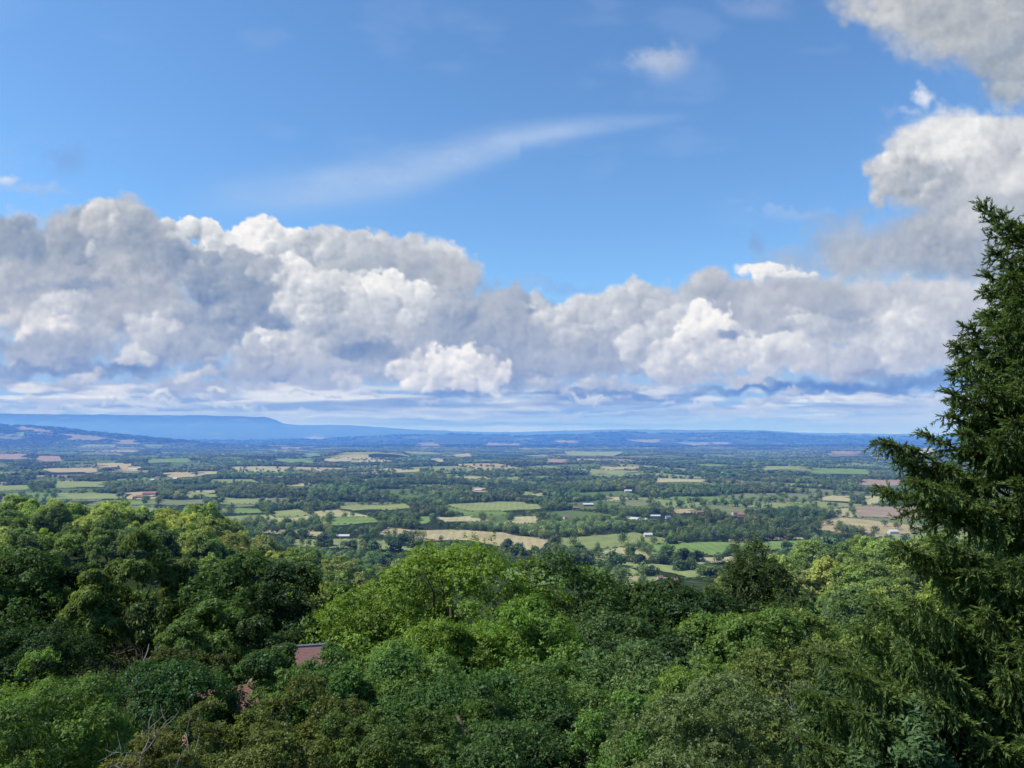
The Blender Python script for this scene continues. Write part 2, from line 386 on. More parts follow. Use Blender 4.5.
def build_sky():
    xs, ys, rgb, A = make_clouds()
    X, Y = np.meshgrid(xs, ys); u, v = ray(X, Y)
    d = unit(np.stack([u, np.ones_like(u), v], -1)); V = CAM + d*90000.0
    h, w = X.shape; i = np.arange(h*w).reshape(h, w)
    q = np.stack([i[:-1, :-1], i[:-1, 1:], i[1:, 1:], i[1:, :-1]], -1).reshape(-1, 4)
    keep = (A.ravel()[q].max(1) > 0.004); q = q[keep]
    lin = np.where(rgb <= .04045, rgb/12.92, ((rgb+.055)/1.055)**2.4)
    me = mesh_np('clouds', V.reshape(-1, 3), q, {'cloud': ('FLOAT_COLOR', np.concatenate([lin, A[..., None]], -1).reshape(-1, 4))}, True)
    m, nt, out = mat('clouds'); a = nt.nodes.new('ShaderNodeAttribute'); a.attribute_name = 'cloud'
    tc = nt.nodes.new('ShaderNodeTexCoord')
    n = noise_(nt, tc.outputs['Object'], 0.0016, 5, 0.6)
    k = math_(nt, 'MULTIPLY_ADD', math_(nt, 'SUBTRACT', n, 0.5), 0.22, 1.0)
    sc = nt.nodes.new('ShaderNodeVectorMath'); sc.operation = 'SCALE'; nt.links.new(a.outputs['Color'], sc.inputs[0]); nt.links.new(k, sc.inputs[3])
    e = nt.nodes.new('ShaderNodeEmission'); nt.links.new(sc.outputs[0], e.inputs[0])  # clouds glow with the light and shade painted into their vertex colours
    t = nt.nodes.new('ShaderNodeBsdfTransparent'); ms = nt.nodes.new('ShaderNodeMixShader')
    nt.links.new(a.outputs['Alpha'], ms.inputs[0]); nt.links.new(t.outputs[0], ms.inputs[1]); nt.links.new(e.outputs[0], ms.inputs[2])
    nt.links.new(ms.outputs[0], out.inputs[0]); m.cycles.emission_sampling = 'NONE'
    tag(link('sky', me, m), 'banks of grey and white cumulus cloud across a blue sky', 'sky', kind='structure')
# ---------------------------------------------------------------- land
def _sn(x, y, lam, seed):
    r = np.random.default_rng(seed); o = 0
    for i in range(5):
        a = r.random()*2*math.pi; p = r.random()*7; l = lam*(0.7+0.7*r.random())
        o = o + np.sin((x*math.cos(a)+y*math.sin(a))*2*math.pi/l+p)
    return o/2.6
def ss(x, a, b):
    t = np.clip((x-a)/(b-a), 0, 1); return t*t*(3-2*t)
BR = [0, 15, 40, 80, 120, 200, 300, 450, 700, 900, 1e6]; BZ = [112, 107, 99, 90, 82, 60, 38, 17, 3, 0, 0]
CPX = [-200, 0, 100, 200, 260, 300, 350, 400, 480, 700, 740, 800, 850, 1000, 1250]; CZ = [82, 80, 82, 77, 66, 60, 51, 42, 36, 36, 46, 60, 62, 66, 70]
FARPX = [-300,0,60,130,200,265,275,284,300,350,400,430,500,560,620,700,760,800,870,940,1024,1300]
FARY = [415,414,415,415.5,416,417.5,420,424,425.5,425.5,429,431,433,431,430,430.5,430.5,433,434,435.5,435,434]
MIDPX = [-300,250,330,380,450,520,560,620,660,700,760,800,830,870,940,1100]; MIDY = [441,441,439,436.5,434.5,437,436,433,434.5,434,432.5,436,438,436,439,438]
LHPX = [-300,-60,0,30,60,100,130,170,210,260,1100]; LHY = [421,423,425,426.5,428.5,433,436.5,440,443,446,446]
def height(x, y):
    x = np.asarray(x, float); y = np.asarray(y, float); r = np.hypot(x, y)
    px = 512+768*x/np.maximum(y, 1)
    z = np.interp(r, BR, BZ)
    w = ss(y, 130, 285)*(1-ss(y, 300, 640))
    z = z*(1-w)+np.interp(px, CPX, CZ)*w
    z = z + ss(r, 60, 200)*(1-ss(r, 650, 900))*_sn(x, y, 70, 3)*0.9
    k = ss(r, 800, 1600)
    z = z + k*(_sn(x, y, 900, 5)*(3+r*0.0009)+_sn(x, y, 2600, 8)*np.clip(r-1500, 0, 8000)*0.0022)
    z = np.where(y < 0, 112+np.minimum(-y, 400)*0.35, z)
    def ridge(PX, PY, dist, width, base):
        top = 120+(441.3-np.interp(px, PX, PY))/768*dist
        return (top-base)*np.exp(-((y-dist)/width)**2)
    far = ss(y, 6000, 9000)
    add = np.maximum(ridge(LHPX, LHY, 11500, 1500, 0), 0)
    add = np.maximum(add, np.maximum(ridge(MIDPX, MIDY, 18000, 2200, 0), 0)*(1+.07*_sn(x, y, 2600, 11)))
    add = np.maximum(add, np.maximum(ridge(FARPX, FARY, 30000, 3800, 0), 0))
    z = np.where(far > 0, z*(1-far)+np.maximum(z*0.5, 0)*far+add, z)
    z = z + 46*np.exp(-((y-5200)/520)**2-((px-372)/46)**4)
    return z
def hit(px, py, y0=620.0, y1=42000.0):
    """first place on the land along the line of sight through a point"""
    u, v = ray(px, py); ys = np.geomspace(y0, y1, 1500); zr = CAM[2]+v*ys
    below = zr < height(u*ys, ys); i = int(np.argmax(below)) if below.any() else len(ys)-1
    return np.array([u*ys[i], ys[i], height(u*ys[i], ys[i])])
def build_ground():
    rs = np.concatenate([np.linspace(1.5, 60, 40), np.geomspace(61.5, 60000, 520)])
    az = np.radians(np.concatenate([np.arange(-180, -44, 4), np.arange(-44, 44, 0.2), np.arange(44, 180, 4)]))
    R, A = np.meshgrid(rs, az, indexing='ij'); x = R*np.sin(A); y = R*np.cos(A)
    V = np.stack([x, y, height(x, y)], -1).reshape(-1, 3); n, m = R.shape
    i = np.arange(n*m).reshape(n, m); j = np.roll(i, -1, 1)
    q = np.stack([i[:-1], i[1:], j[1:], j[:-1]], -1).reshape(-1, 4)
    me = mesh_np('ground', V, q, None, True)
    mt, nt, out = mat('ground'); g = nt.nodes.new('ShaderNodeNewGeometry'); sep = nt.nodes.new('ShaderNodeSeparateXYZ')
    nt.links.new(g.outputs['Position'], sep.inputs[0])
    vo = nt.nodes.new('ShaderNodeTexVoronoi'); vo.inputs['Scale'].default_value = 1/330.0; vo.inputs['Randomness'].default_value = .9
    mp = nt.nodes.new('ShaderNodeMapping'); mp.inputs['Rotation'].default_value = (0, 0, 0.5); mp.inputs['Scale'].default_value = (1, 1, 0)
    nt.links.new(g.outputs['Position'], mp.inputs[0]); nt.links.new(mp.outputs[0], vo.inputs['Vector'])
    s2 = nt.nodes.new('ShaderNodeSeparateColor'); nt.links.new(vo.outputs['Color'], s2.inputs[0])
    wood = (0.030, 0.050, 0.022)
    r = nt.nodes.new('ShaderNodeValToRGB'); r.color_ramp.interpolation = 'CONSTANT'; nt.links.new(s2.outputs[0], r.inputs[0]); e = r.color_ramp.elements
    st = [(0, wood), (.46, (.07,.12,.035)), (.66, (.13,.18,.06)), (.80, (.05,.08,.03)), (.88, (.34,.30,.16)), (.945, (.34,.24,.17)), (.97, wood)]
    while len(e) < len(st): e.new(.5)
    for a, (p, c) in zip(e, st): a.position = p; a.color = (*c, 1)
    big = noise_(nt, mp.outputs[0], 0.0011, 5, .6)
    farc = mix_(nt, ramp_(nt, big, [(.44, (0, 0, 0)), (.54, (1, 1, 1))]), wood, r.outputs[0])
    fine = noise_(nt, g.outputs['Position'], 0.05, 6, .7)
    near = ramp_(nt, fine, [(.3, (.018, .026, .010)), (.5, (.04, .06, .02)), (.7, (.075, .085, .035))])
    dist = math_(nt, 'SUBTRACT', sep.outputs[1], 900.0); f = math_(nt, 'DIVIDE', dist, 500.0)
    fd = math_(nt, 'DIVIDE', math_(nt, 'SUBTRACT', sep.outputs[1], 9000.0), 9000.0); fc = nt.nodes.new('ShaderNodeClamp'); nt.links.new(fd, fc.inputs[0])
    farc = mix_(nt, math_(nt, 'MULTIPLY', fc.outputs[0], .78), farc, (0.05, 0.07, 0.03))
    cl = nt.nodes.new('ShaderNodeClamp'); nt.links.new(f, cl.inputs[0])
    c = mix_(nt, cl.outputs[0], near, farc)
    c = mix_(nt, 0.35, c, ramp_(nt, fine, [(.2, (.35,.35,.35)), (.8, (1.4,1.4,1.4))]), 'MULTIPLY')
    b = nt.nodes.new('ShaderNodeBsdfDiffuse'); nt.links.new(c, b.inputs[0]); nt.links.new(b.outputs[0], out.inputs[0])
    tag(link('ground', me, mt), 'wooded hillside falling to a broad plain and far hills', 'ground', kind='structure')
# ---- fields
GOLD, PALE, GREEN, PGREEN, PINK, DGREEN, OLIVE, WHITE = (.40,.335,.185), (.40,.37,.20), (.17,.25,.075), (.24,.28,.11), (.31,.235,.17), (.125,.175,.06), (.19,.21,.10), (.62,.60,.55)
FIELDS = [
 (GOLD, 'stubble', [(384,529),(440,530),(500,533),(548,541),(549,553),(520,551),(470,543),(420,540),(380,536)]),
 (GOLD, 'stubble', [(262,530),(325,533),(328,537),(262,534)]),
 (PGREEN, 'pasture', [(286,539),(330,539),(400,543),(452,553),(442,558),(400,551),(295,547)]),
 (PGREEN, 'pasture', [(404,559),(446,554),(438,564),(404,565)]),
 (GOLD, 'stubble', [(375,570),(390,569),(402,581),(386,585)]), (GOLD, 'stubble', [(398,571),(414,570),(414,577),(400,577)]),
 (GREEN, 'pasture', [(330,518),(375,518),(378,524),(332,525)]), (PGREEN, 'pasture', [(336,507),(405,504),(412,509),(345,512)]),
 (PALE, 'barley', [(432,518),(480,516),(482,522),(446,524)]), (GREEN, 'pasture', [(416,517),(432,517),(432,524),(420,525)]),
 (PGREEN, 'pasture', [(442,505),(512,502),(541,505),(540,511),(470,512)]), (PALE, 'barley', [(510,517),(537,517),(538,524),(512,524)]),
 (PALE, 'barley', [(597,551),(622,548),(642,552),(652,560),(622,562),(600,558)]),
 (GREEN, 'meadow', [(640,546),(700,543),(815,541),(815,547),(762,552),(700,556),(658,553)]),
 (PALE, 'barley', [(698,559),(746,555),(738,562),(700,566)]), (PGREEN, 'pasture', [(618,563),(660,565),(704,568),(706,578),(640,585),(608,575)]),
 (GOLD, 'stubble', [(624,577),(642,577),(640,585),(626,585)]), (GREEN, 'pasture', [(596,517),(622,517),(622,520),(598,520)]),
 (WHITE, 'fleeced crop', [(622,517),(645,517),(645,520),(622,520)]), (GOLD, 'stubble', [(672,511),(692,509),(700,513),(676,514)]),
 (PINK, 'ploughed', [(852,507),(960,508),(960,520),(856,518)]), (PALE, 'barley', [(820,496),(850,496),(851,502),(822,502)]),
 (PALE, 'barley', [(862,497),(886,496),(886,504),(864,505)]), (GOLD, 'stubble', [(819,526),(838,526),(839,532),(820,532)]),
 (GOLD, 'stubble', [(728,538.5),(810,537.5),(812,540.5),(728,541.5)]), (GREEN, 'meadow', [(817,541),(888,540),(888,545),(817,547)]),
 (PINK, 'ploughed', [(828,452),(862,452),(858,455),(836,455)]), (PINK, 'ploughed', [(860,480),(902,481),(902,487),(862,486)]),
 (PALE, 'barley', [(900,449),(935,449),(935,453),(900,453)]),
 (GOLD, 'stubble', [(48,469),(97,469),(97,473),(50,473)]), (GOLD, 'stubble', [(96,463),(132,464),(130,468),(98,468)]),
 (GOLD, 'stubble', [(118,468),(142,467),(141,472),(120,472)]), (GOLD, 'stubble', [(122,493),(160,492),(158,500),(124,500)]),
 (PINK, 'ploughed', [(0,498),(28,499),(27,505),(0,505)]), (PINK, 'ploughed', [(-20,454),(27,454),(26,459),(-20,460)]),
 (PINK, 'ploughed', [(35,456),(65,457),(63,462),(36,461)]), (PGREEN, 'pasture', [(54,482),(106,482),(106,488),(56,488)]),
 (PGREEN, 'pasture', [(-10,485),(30,486),(28,491),(-10,491)]), (PGREEN, 'pasture', [(54,494),(118,494),(118,500),(56,500)]),
 (GREEN, 'pasture', [(124,501),(158,501),(156,506),(126,506)]), (OLIVE, 'pasture', [(144,500),(206,500),(204,505),(146,506)]),
 (GOLD, 'stubble', [(162,473),(196,473),(194,478),(164,479)]), (PALE, 'barley', [(196,472),(217,472),(217,475),(197,475)]),
 (PGREEN, 'pasture', [(185,493),(216,493),(218,498),(187,498)]), (PGREEN, 'pasture', [(222,498),(262,500),(258,505),(224,504)]),
 (GREEN, 'pasture', [(148,459),(188,459),(190,463),(150,463)]), (GREEN, 'pasture', [(232,509),(262,509),(262,514),(234,514)]),
 (GOLD, 'stubble', [(298,484),(305,484),(305,487),(288,487)]), (PGREEN, 'pasture', [(270,512),(300,510),(312,516),(276,518)]),
 (PGREEN, 'hill pasture', [(340,453),(396,452.5),(410,457),(330,457.5)]), (PALE, 'barley', [(324,459),(352,459),(350,462),(326,462)]),
 (GREEN, 'pasture', [(272,459),(312,459),(312,463),(276,463)]), (GREEN, 'pasture', [(305,453.5),(319,453.5),(320,457),(307,457)]),
 (GOLD, 'stubble', [(470,488),(486,488),(486,492),(472,492)]), (PALE, 'barley', [(430,459),(444,459),(443,463),(431,463)]),
 (GOLD, 'stubble', [(395,471),(420,470),(419,473),(396,473)]), (GOLD, 'stubble', [(455,455),(470,454),(470,457),(456,457)]),
 (PGREEN, 'pasture', [(565,452),(622,452),(620,457),(568,456)]), (GOLD, 'stubble', [(600,468),(640,467),(638,470),(602,471)]),
 (PALE, 'barley', [(655,479),(706,480),(704,483),(657,483)]), (PINK, 'ploughed', [(546,459),(566,460),(564,463),(548,463)]),
 (PGREEN, 'pasture', [(590,470),(640,472),(620,476),(590,475)]), (PGREEN, 'pasture', [(762,466),(808,467),(806,471),(765,470)]),
 (GREEN, 'pasture', [(812,469),(870,470),(868,475),(814,474)]), (PGREEN, 'pasture', [(520,492),(546,493),(544,497),(522,497)]),
 (GOLD, 'stubble', [(530,495),(546,493),(545,496),(531,498)]), (PALE, 'barley', [(604,498),(620,498),(619,501),(605,501)]),
 (OLIVE, 'pasture', [(622,501),(650,501),(648,507),(624,507)]), (PGREEN, 'pasture', [(680,505),(700,502),(702,508),(682,509)]),
 (PALE, 'barley', [(62,434.5),(98,437),(100,440.5),(70,439.5)]), (PINK, 'ploughed', [(-30,435),(10,436.5),(24,439.5),(-20,438.5)]),
 (PALE, 'barley', [(118,440.5),(133,441),(133,444),(121,444)]), (PALE, 'barley', [(20,427.5),(50,431),(50,432.5),(22,429.5)]),
 (PALE, 'barley', [(305,437.6),(328,437.8),(326,439.4),(306,439.2)]), (GOLD, 'stubble', [(420,443.8),(440,444.2),(438,446.5),(422,446.2)]),
 (PALE, 'barley', [(556,441),(578,441.2),(577,443),(558,442.8)]), (PALE, 'barley', [(632,440.6),(660,440.6),(660,442.4),(634,442.2)]),
 (PALE, 'barley', [(688,443.6),(709,443.6),(708,445.6),(690,445.6)]), (PALE, 'barley', [(716,443),(728,443),(728,445),(717,445)]),
 (GOLD, 'stubble', [(487,443.8),(520,444),(520,446),(488,446)]),
]
def in_poly(px, py, P):
    c = np.zeros(np.shape(px), bool); n = len(P)
    for i in range(n):
        x0, y0 = P[i]; x1, y1 = P[i-1]
        if y0 == y1: continue
        k = ((y0 > py) != (y1 > py)) & (px < (x1-x0)*(py-y0)/(y1-y0)+x0); c ^= k
    return c
def field_material(c):
    mt, nt, out = mat('field'); g = nt.nodes.new('ShaderNodeNewGeometry')
    f = noise_(nt, g.outputs['Position'], 0.02, 6, .65)
    wv = nt.nodes.new('ShaderNodeTexWave'); wv.inputs['Scale'].default_value = 0.03; wv.inputs['Distortion'].default_value = 1.5; nt.links.new(g.outputs['Position'], wv.inputs[0])
    a = tuple(v*.80 for v in c); b_ = tuple(v*1.15 for v in c)
    col = ramp_(nt, f, [(.3, a), (.7, b_)]); col = mix_(nt, .12, col, wv.outputs[0], 'MULTIPLY')
    b = nt.nodes.new('ShaderNodeBsdfDiffuse'); nt.links.new(col, b.inputs[0]); nt.links.new(b.outputs[0], out.inputs[0]); return mt
def drape(me, lift):
    n = len(me.vertices); co = np.empty(n*3, np.float32); me.vertices.foreach_get('co', co); co = co.reshape(-1, 3)
    r = np.hypot(co[:, 0], co[:, 1]); co[:, 2] = height(co[:, 0], co[:, 1])+0.25+r*lift
    me.vertices.foreach_set('co', co.ravel()); me.update()
def build_fields():
    mats = {}; nm = {GOLD: 'golden stubble', PALE: 'pale ripe barley', GREEN: 'bright green', PGREEN: 'pale green', PINK: 'pinkish ploughed', OLIVE: 'olive', WHITE: 'white fleeced'}
    for c, what, P in FIELDS:
        if max(p[1] for p in P) < 447: c = tuple(v*.62 for v in ((.26,.28,.16) if c == PINK else c))
        if c not in mats: mats[c] = field_material(c)
        bm = bmesh.new(); vs = [bm.verts.new(hit(x, y)) for x, y in P]
        try: bm.faces.new(vs)
        except ValueError: continue
        bmesh.ops.triangulate(bm, faces=bm.faces[:])
        bmesh.ops.subdivide_edges(bm, edges=bm.edges[:], cuts=6, use_grid_fill=True)
        for v in bm.verts:
            k = v.co.y*.009; v.co.x += _sn(np.array(v.co.x), np.array(v.co.y), 90, 91)*k; v.co.y += _sn(np.array(v.co.x), np.array(v.co.y), 110, 92)*k*1.6
        me = D.meshes.new('field'); bm.to_mesh(me); bm.free(); drape(me, 0.0007)
        o = tag(link('field', me, mats[c]), kind='structure', label=nm.get(c, 'pale far')+' field among hedges on the plain', group='fields of the plain')
# ---- patchwork of farmland; returns the woods and hedge lines that the trees follow
def build_farmland():
    rng = np.random.default_rng(12); th = 0.42; ct, st = math.cos(th), math.sin(th)
    V = []; F = []; C = []; woods = []; hedges = []
    def jit(i, j, s):
        r = np.random.default_rng((i+500)*7919+(j+500)*104729+int(s)); a, b = r.random(2)-.5
        X, Y = (i+a*.55)*s, (j+b*.55)*s*1.25; return X*ct-Y*st, X*st+Y*ct
    for s, ya, yb in ((135, 640, 2600), (235, 2600, 5200), (330, 5200, 10500)):
        n = int(yb*1.4/s)+2
        for i in range(-n, n):
            for j in range(-n, n):
                q = [jit(i, j, s), jit(i+1, j, s), jit(i+1, j+1, s), jit(i, j+1, s)]
                cx = sum(p[0] for p in q)/4; cy = sum(p[1] for p in q)/4
                if not (ya <= cy < yb) or abs(cx) > cy*.78+120: continue
                t = rng.random(); k = _sn(np.array(cx), np.array(cy), 1800, 31)*.10
                wl = (.52 if cy < 1300 else .52 if cy < 2600 else .52 if cy < 5200 else .60) + k*1.6
                if t < wl: woods.append((q, s)); c = (.035, .05, .02)
                else:
                    w = rng.random()
                    c = GREEN if w < .12 else PGREEN if w < .27 else DGREEN if w < .62 else OLIVE if w < .84 else PALE if w < .93 else GOLD if w < .975 else PINK
                for a in (0, 1): hedges.append((q[a], q[(a+1) % 4], s))
                g = 5 if s < 200 else 4; b0 = len(V)
                for a in range(g+1):
                    for b in range(g+1):
                        fa, fb = a/g, b/g
                        X = (q[0][0]*(1-fa)+q[1][0]*fa)*(1-fb)+(q[3][0]*(1-fa)+q[2][0]*fa)*fb
                        Y = (q[0][1]*(1-fa)+q[1][1]*fa)*(1-fb)+(q[3][1]*(1-fa)+q[2][1]*fa)*fb
                        V.append((X, Y, 0)); C.append((*c, 1))
                F += [(b0+a*(g+1)+b, b0+(a+1)*(g+1)+b, b0+(a+1)*(g+1)+b+1, b0+a*(g+1)+b+1) for a in range(g) for b in range(g)]
    me = mesh_np('farmland', np.array(V), np.array(F), {'hue': ('FLOAT_COLOR', np.array(C))}, True); drape(me, 0.00035)
    mt, nt, out = mat('farmland'); a = nt.nodes.new('ShaderNodeAttribute'); a.attribute_name = 'hue'; g = nt.nodes.new('ShaderNodeNewGeometry')
    f = noise_(nt, g.outputs['Position'], 0.03, 5, .7)
    c = mix_(nt, 1.0, a.outputs['Color'], ramp_(nt, f, [(.25, (.6,.6,.6)), (.75, (1.1,1.1,1.1))]), 'MULTIPLY')
    b = nt.nodes.new('ShaderNodeBsdfDiffuse'); nt.links.new(c, b.inputs[0]); nt.links.new(b.outputs[0], out.inputs[0])
    tag(link('farmland', me, mt), 'patchwork of small hedged fields on the plain', kind='structure')
    return woods, hedges
def build_haze():
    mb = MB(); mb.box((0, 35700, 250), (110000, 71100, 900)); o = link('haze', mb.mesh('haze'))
    mt, nt, out = mat('haze'); v = nt.nodes.new('ShaderNodeVolumeScatter')
    v.inputs['Color'].default_value = (0.13, 0.34, 1.0, 1); v.inputs['Density'].default_value = HAZE; v.inputs['Anisotropy'].default_value = 0.0
    em = nt.nodes.new('ShaderNodeEmission'); em.inputs[0].default_value = (0.0, 0.10, 0.90, 1); em.inputs[1].default_value = HAZE*0.21   # blue glow added in place of light scattered more than once
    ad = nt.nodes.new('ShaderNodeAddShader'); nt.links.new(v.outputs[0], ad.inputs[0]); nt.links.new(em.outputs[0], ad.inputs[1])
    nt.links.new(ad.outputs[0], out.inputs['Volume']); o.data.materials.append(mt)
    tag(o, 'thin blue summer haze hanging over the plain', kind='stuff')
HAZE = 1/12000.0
# ---------------------------------------------------------------- trees
def leaves(C, N, L, W, axis, rng):
    """one four-cornered leaf spray per row: centre, facing, length, width, long axis"""
    n = len(C); a = axis - (axis*N).sum(1, keepdims=True)*N; a = unit(a); b = np.cross(N, a)
    L = np.asarray(L).reshape(-1, 1); W = np.asarray(W).reshape(-1, 1)
    fold = N*(W*0.25)
    V = np.stack([C-a*L*.5, C+b*W*.5+fold, C+a*L*.5, C-b*W*.5+fold], 1).reshape(-1, 3)
    return V, np.arange(n*4).reshape(n, 4)
HUEK = (1.16, 1.13, 1.0)
KIND = {  # number of masses, mass size, leaf length:width, upward pull of the leaves, scatter, how far down the crown reaches
 'broad':   dict(n=22, r=(.26, .42), asp=1.5, up=.1, jit=.85, low=-.55, sub=7, tp=1.0),
 'dense':   dict(n=42, r=(.22, .38), asp=1.4, up=.2, jit=.7, low=-.6, sub=8, tp=1.0),
 'feather': dict(n=34, r=(.20, .34), asp=3.0, up=.9, jit=.8, low=-.5, sub=10, tp=1.0),
 'fine':    dict(n=44, r=(.16, .30), asp=2.2, up=-.5, jit=1.2, low=-.7, sub=9, tp=.95),
 'spire':   dict(n=130, r=(.22, .34), asp=3.2, up=2.2, jit=.5, low=-.9, sub=8, tp=.9),
 'larch':   dict(n=46, r=(.15, .27), asp=3.4, up=-1.0, jit=.8, low=-.9, sub=8, tp=.75),
 'scrub':   dict(n=34, r=(.16, .32), asp=2.0, up=.2, jit=1.3, low=-.6, sub=8, tp=1.0),
}
def crown_mesh(seed, kind, R, H, nleaf, leaf, centre=None, front=.0):
    """crown of half-width R and height H, its middle at the given centre; returns mesh and the mass centres"""
    rng = np.random.default_rng(seed); k = KIND[kind]; n = k['n']; c = np.array(centre if centre is not None else (0, 0, H*.5))
    rz = H*.5
    d = rdirs(rng, n*4); d = d[d[:, 2] > k['low']][:n]; n = len(d)
    m = .56+.36*rng.random(n)**.6; rad = R*(k['r'][0]+(k['r'][1]-k['r'][0])*rng.random(n))
    if kind in ('larch', 'spire'):
        z = rng.random(n)**.8*2-1; ang = rng.random(n)*6.283
        e = np.where(z > -.3, np.clip(1-(np.maximum(z+.3, 0)/1.32)**(1.5 if kind == 'larch' else 1.2), .06, 1), 1-(-.3-z)*.4)*(.45+.5*rng.random(n))
        P = c+np.stack([np.cos(ang)*R*e, np.sin(ang)*R*e, z*rz*.95], 1); rad = rad*(0.55+.75*e)
        if kind == 'spire':
            z = rng.random(n)**.75*1.95-1; e = np.sqrt(np.clip(1.02-np.maximum(z, 0)**2.2, .05, 1))*(.25+.65*rng.random(n)); z = z*(1-.25*e*rng.random(n))
            P = c+np.stack([np.cos(ang)*R*e, np.sin(ang)*R*e, z*rz*.9], 1); rad = R*.30*(.7+.5*rng.random(n))
    else:
        lop = 1+.10*np.clip(rng.normal(size=n), -2, 1.3)
        P = c+d*np.array([R, R, rz])*(m*lop)[:, None]
        P = np.concatenate([P, c+rdirs(rng, 5)*np.array([R, R, rz])*.3]); rad = np.concatenate([rad, np.full(5, R*.4)])
        d = np.concatenate([d, rdirs(rng, 5)])
    out = unit((P-c)/np.array([R, R, rz]))
    # smaller masses on each mass
    sc, sr, so, st = [], [], [], []
    for p, r, o in zip(P, rad, out):
        q = unit(rdirs(rng, k['sub'])+o*.75+np.array([0, 0, .25])); ra = r*(.26+.50*rng.random(k['sub'])**1.3); t = rng.random()
        if kind == 'spire': q[:, 2] = np.abs(q[:, 2])*3.6
        sc.append(p+q*(r-ra*.4)[:, None]*np.array([1, 1, .85])); sr.append(ra); so.append(unit(q+o*.5)); st.append(np.clip(t*.6+rng.random(k['sub'])*.4, 0, 1))
    sc, sr, so, st = map(np.concatenate, (sc, sr, so, st))
    w = sr**2*(1+front*(-so[:, 1]))*(1+.3*so[:, 2]); w = np.clip(w, 0, None); w /= w.sum()
    grp = 7; ns = nleaf//grp+1; i = np.repeat(rng.choice(len(sc), ns, p=w), grp); nleaf = len(i)
    d = np.repeat(unit(rdirs(rng, ns)+so[i[::grp]]*.8+np.array([0, 0, .3])), grp, 0)
    rr = sr[i]*np.repeat(.30+.80*rng.random(ns)**.5*(1+.16*rng.normal(size=ns)), grp)
    loose = np.repeat(rng.random(ns) < .08, grp); rr = np.where(loose, rr*np.repeat(1.1+.45*rng.random(ns), grp), rr)
    if kind == 'spire': d = d*np.array([.8, .8, 1.9])
    C = sc[i]+d*rr[:, None]*np.array([1, 1, .85])
    off = rdirs(rng, nleaf); off[:, 2] = off[:, 2]*.8; C = C+off*(leaf*(.5+1.25*rng.random(nleaf)))[:, None]
    if kind == 'larch': C[:, 2] -= rng.random(nleaf)**2*sr[i]*1.0
    N = unit(d+rdirs(rng, nleaf)*k['jit']+np.array([0, 0, .25]))
    ax = unit(d*.3+off*.9+rdirs(rng, nleaf)*.3+np.array([0, 0, k['up']]))
    L = leaf*(.45+1.1*rng.random(nleaf)**1.2); V, F = leaves(C, N, L*math.sqrt(k['asp']), L/math.sqrt(k['asp']), ax, rng)
    t = np.clip(.45*st[i]+.35*np.repeat(rng.random(ns), grp)+.25*rng.random(nleaf), 0, 1); t *= .45+.55*np.clip((rr/sr[i]), 0, 1)  # leaves deep in a mass get shade painted into their tint
    if centre is not None: V[:, 2] += centre[2]+H*.5-np.percentile(V[:, 2], 99.6)
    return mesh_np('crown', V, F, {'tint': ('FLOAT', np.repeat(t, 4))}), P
def trunk_mesh(seed, top, thick, P, forks=9):
    rng = np.random.default_rng(seed+99); mb = MB(); h = top
    pts = [(0, 0, -1.0)]+[(rng.normal()*thick*.5*i, rng.normal()*thick*.5*i, h*i/5) for i in range(1, 6)]
    mb.tube(pts, [thick*(1.35-.2*i) for i in range(6)], 7)
    for p in P[rng.permutation(len(P))[:forks]]:
        s = np.array(pts[2+int(rng.integers(0, 3))]); e = np.array(p); mid = (s+e)/2+np.array([0, 0, -.08*np.linalg.norm(e-s)])+rng.normal(size=3)*.05*np.linalg.norm(e-s)
        mb.tube([s, (s*2+mid)/3, mid, (mid+e)/2+rng.normal(size=3)*.03*np.linalg.norm(e-s), e], [thick*.5, thick*.4, thick*.28, thick*.18, thick*.07], 5)
    return mb.mesh('trunk', True)
def add_tree(name, crown, trunk, loc, hue, label, group=None, scale=(1, 1, 1), rot=0.0):
    root = D.objects.new(name, None); COL.objects.link(root); root.location = loc; root.scale = scale; root.rotation_euler = (0, 0, rot)
    root.empty_display_size = .5
    tag(root, label, 'tree', group)
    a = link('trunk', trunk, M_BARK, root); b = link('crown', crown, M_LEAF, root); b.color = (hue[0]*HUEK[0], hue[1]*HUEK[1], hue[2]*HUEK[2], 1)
    return root
SIL = np.full(1400, 800.0)   # lowest height in the picture still open behind what stands in front, used only to leave out wholly hidden trees
def sil_add(px, py, w):
    a, b = int(px-w*.36)+150, int(px+w*.36)+150
    if b > 0 and a < 1400: SIL[max(a, 0):max(b, 1)] = np.minimum(SIL[max(a, 0):max(b, 1)], py+6)
def sil_open(px, py, w, margin=3):
    a, b = int(px-w*.5)+150, int(px+w*.5)+150; s = SIL[max(a, 0):max(b, 1)]
    return len(s) > 0 and (s > py+margin).mean() > .12
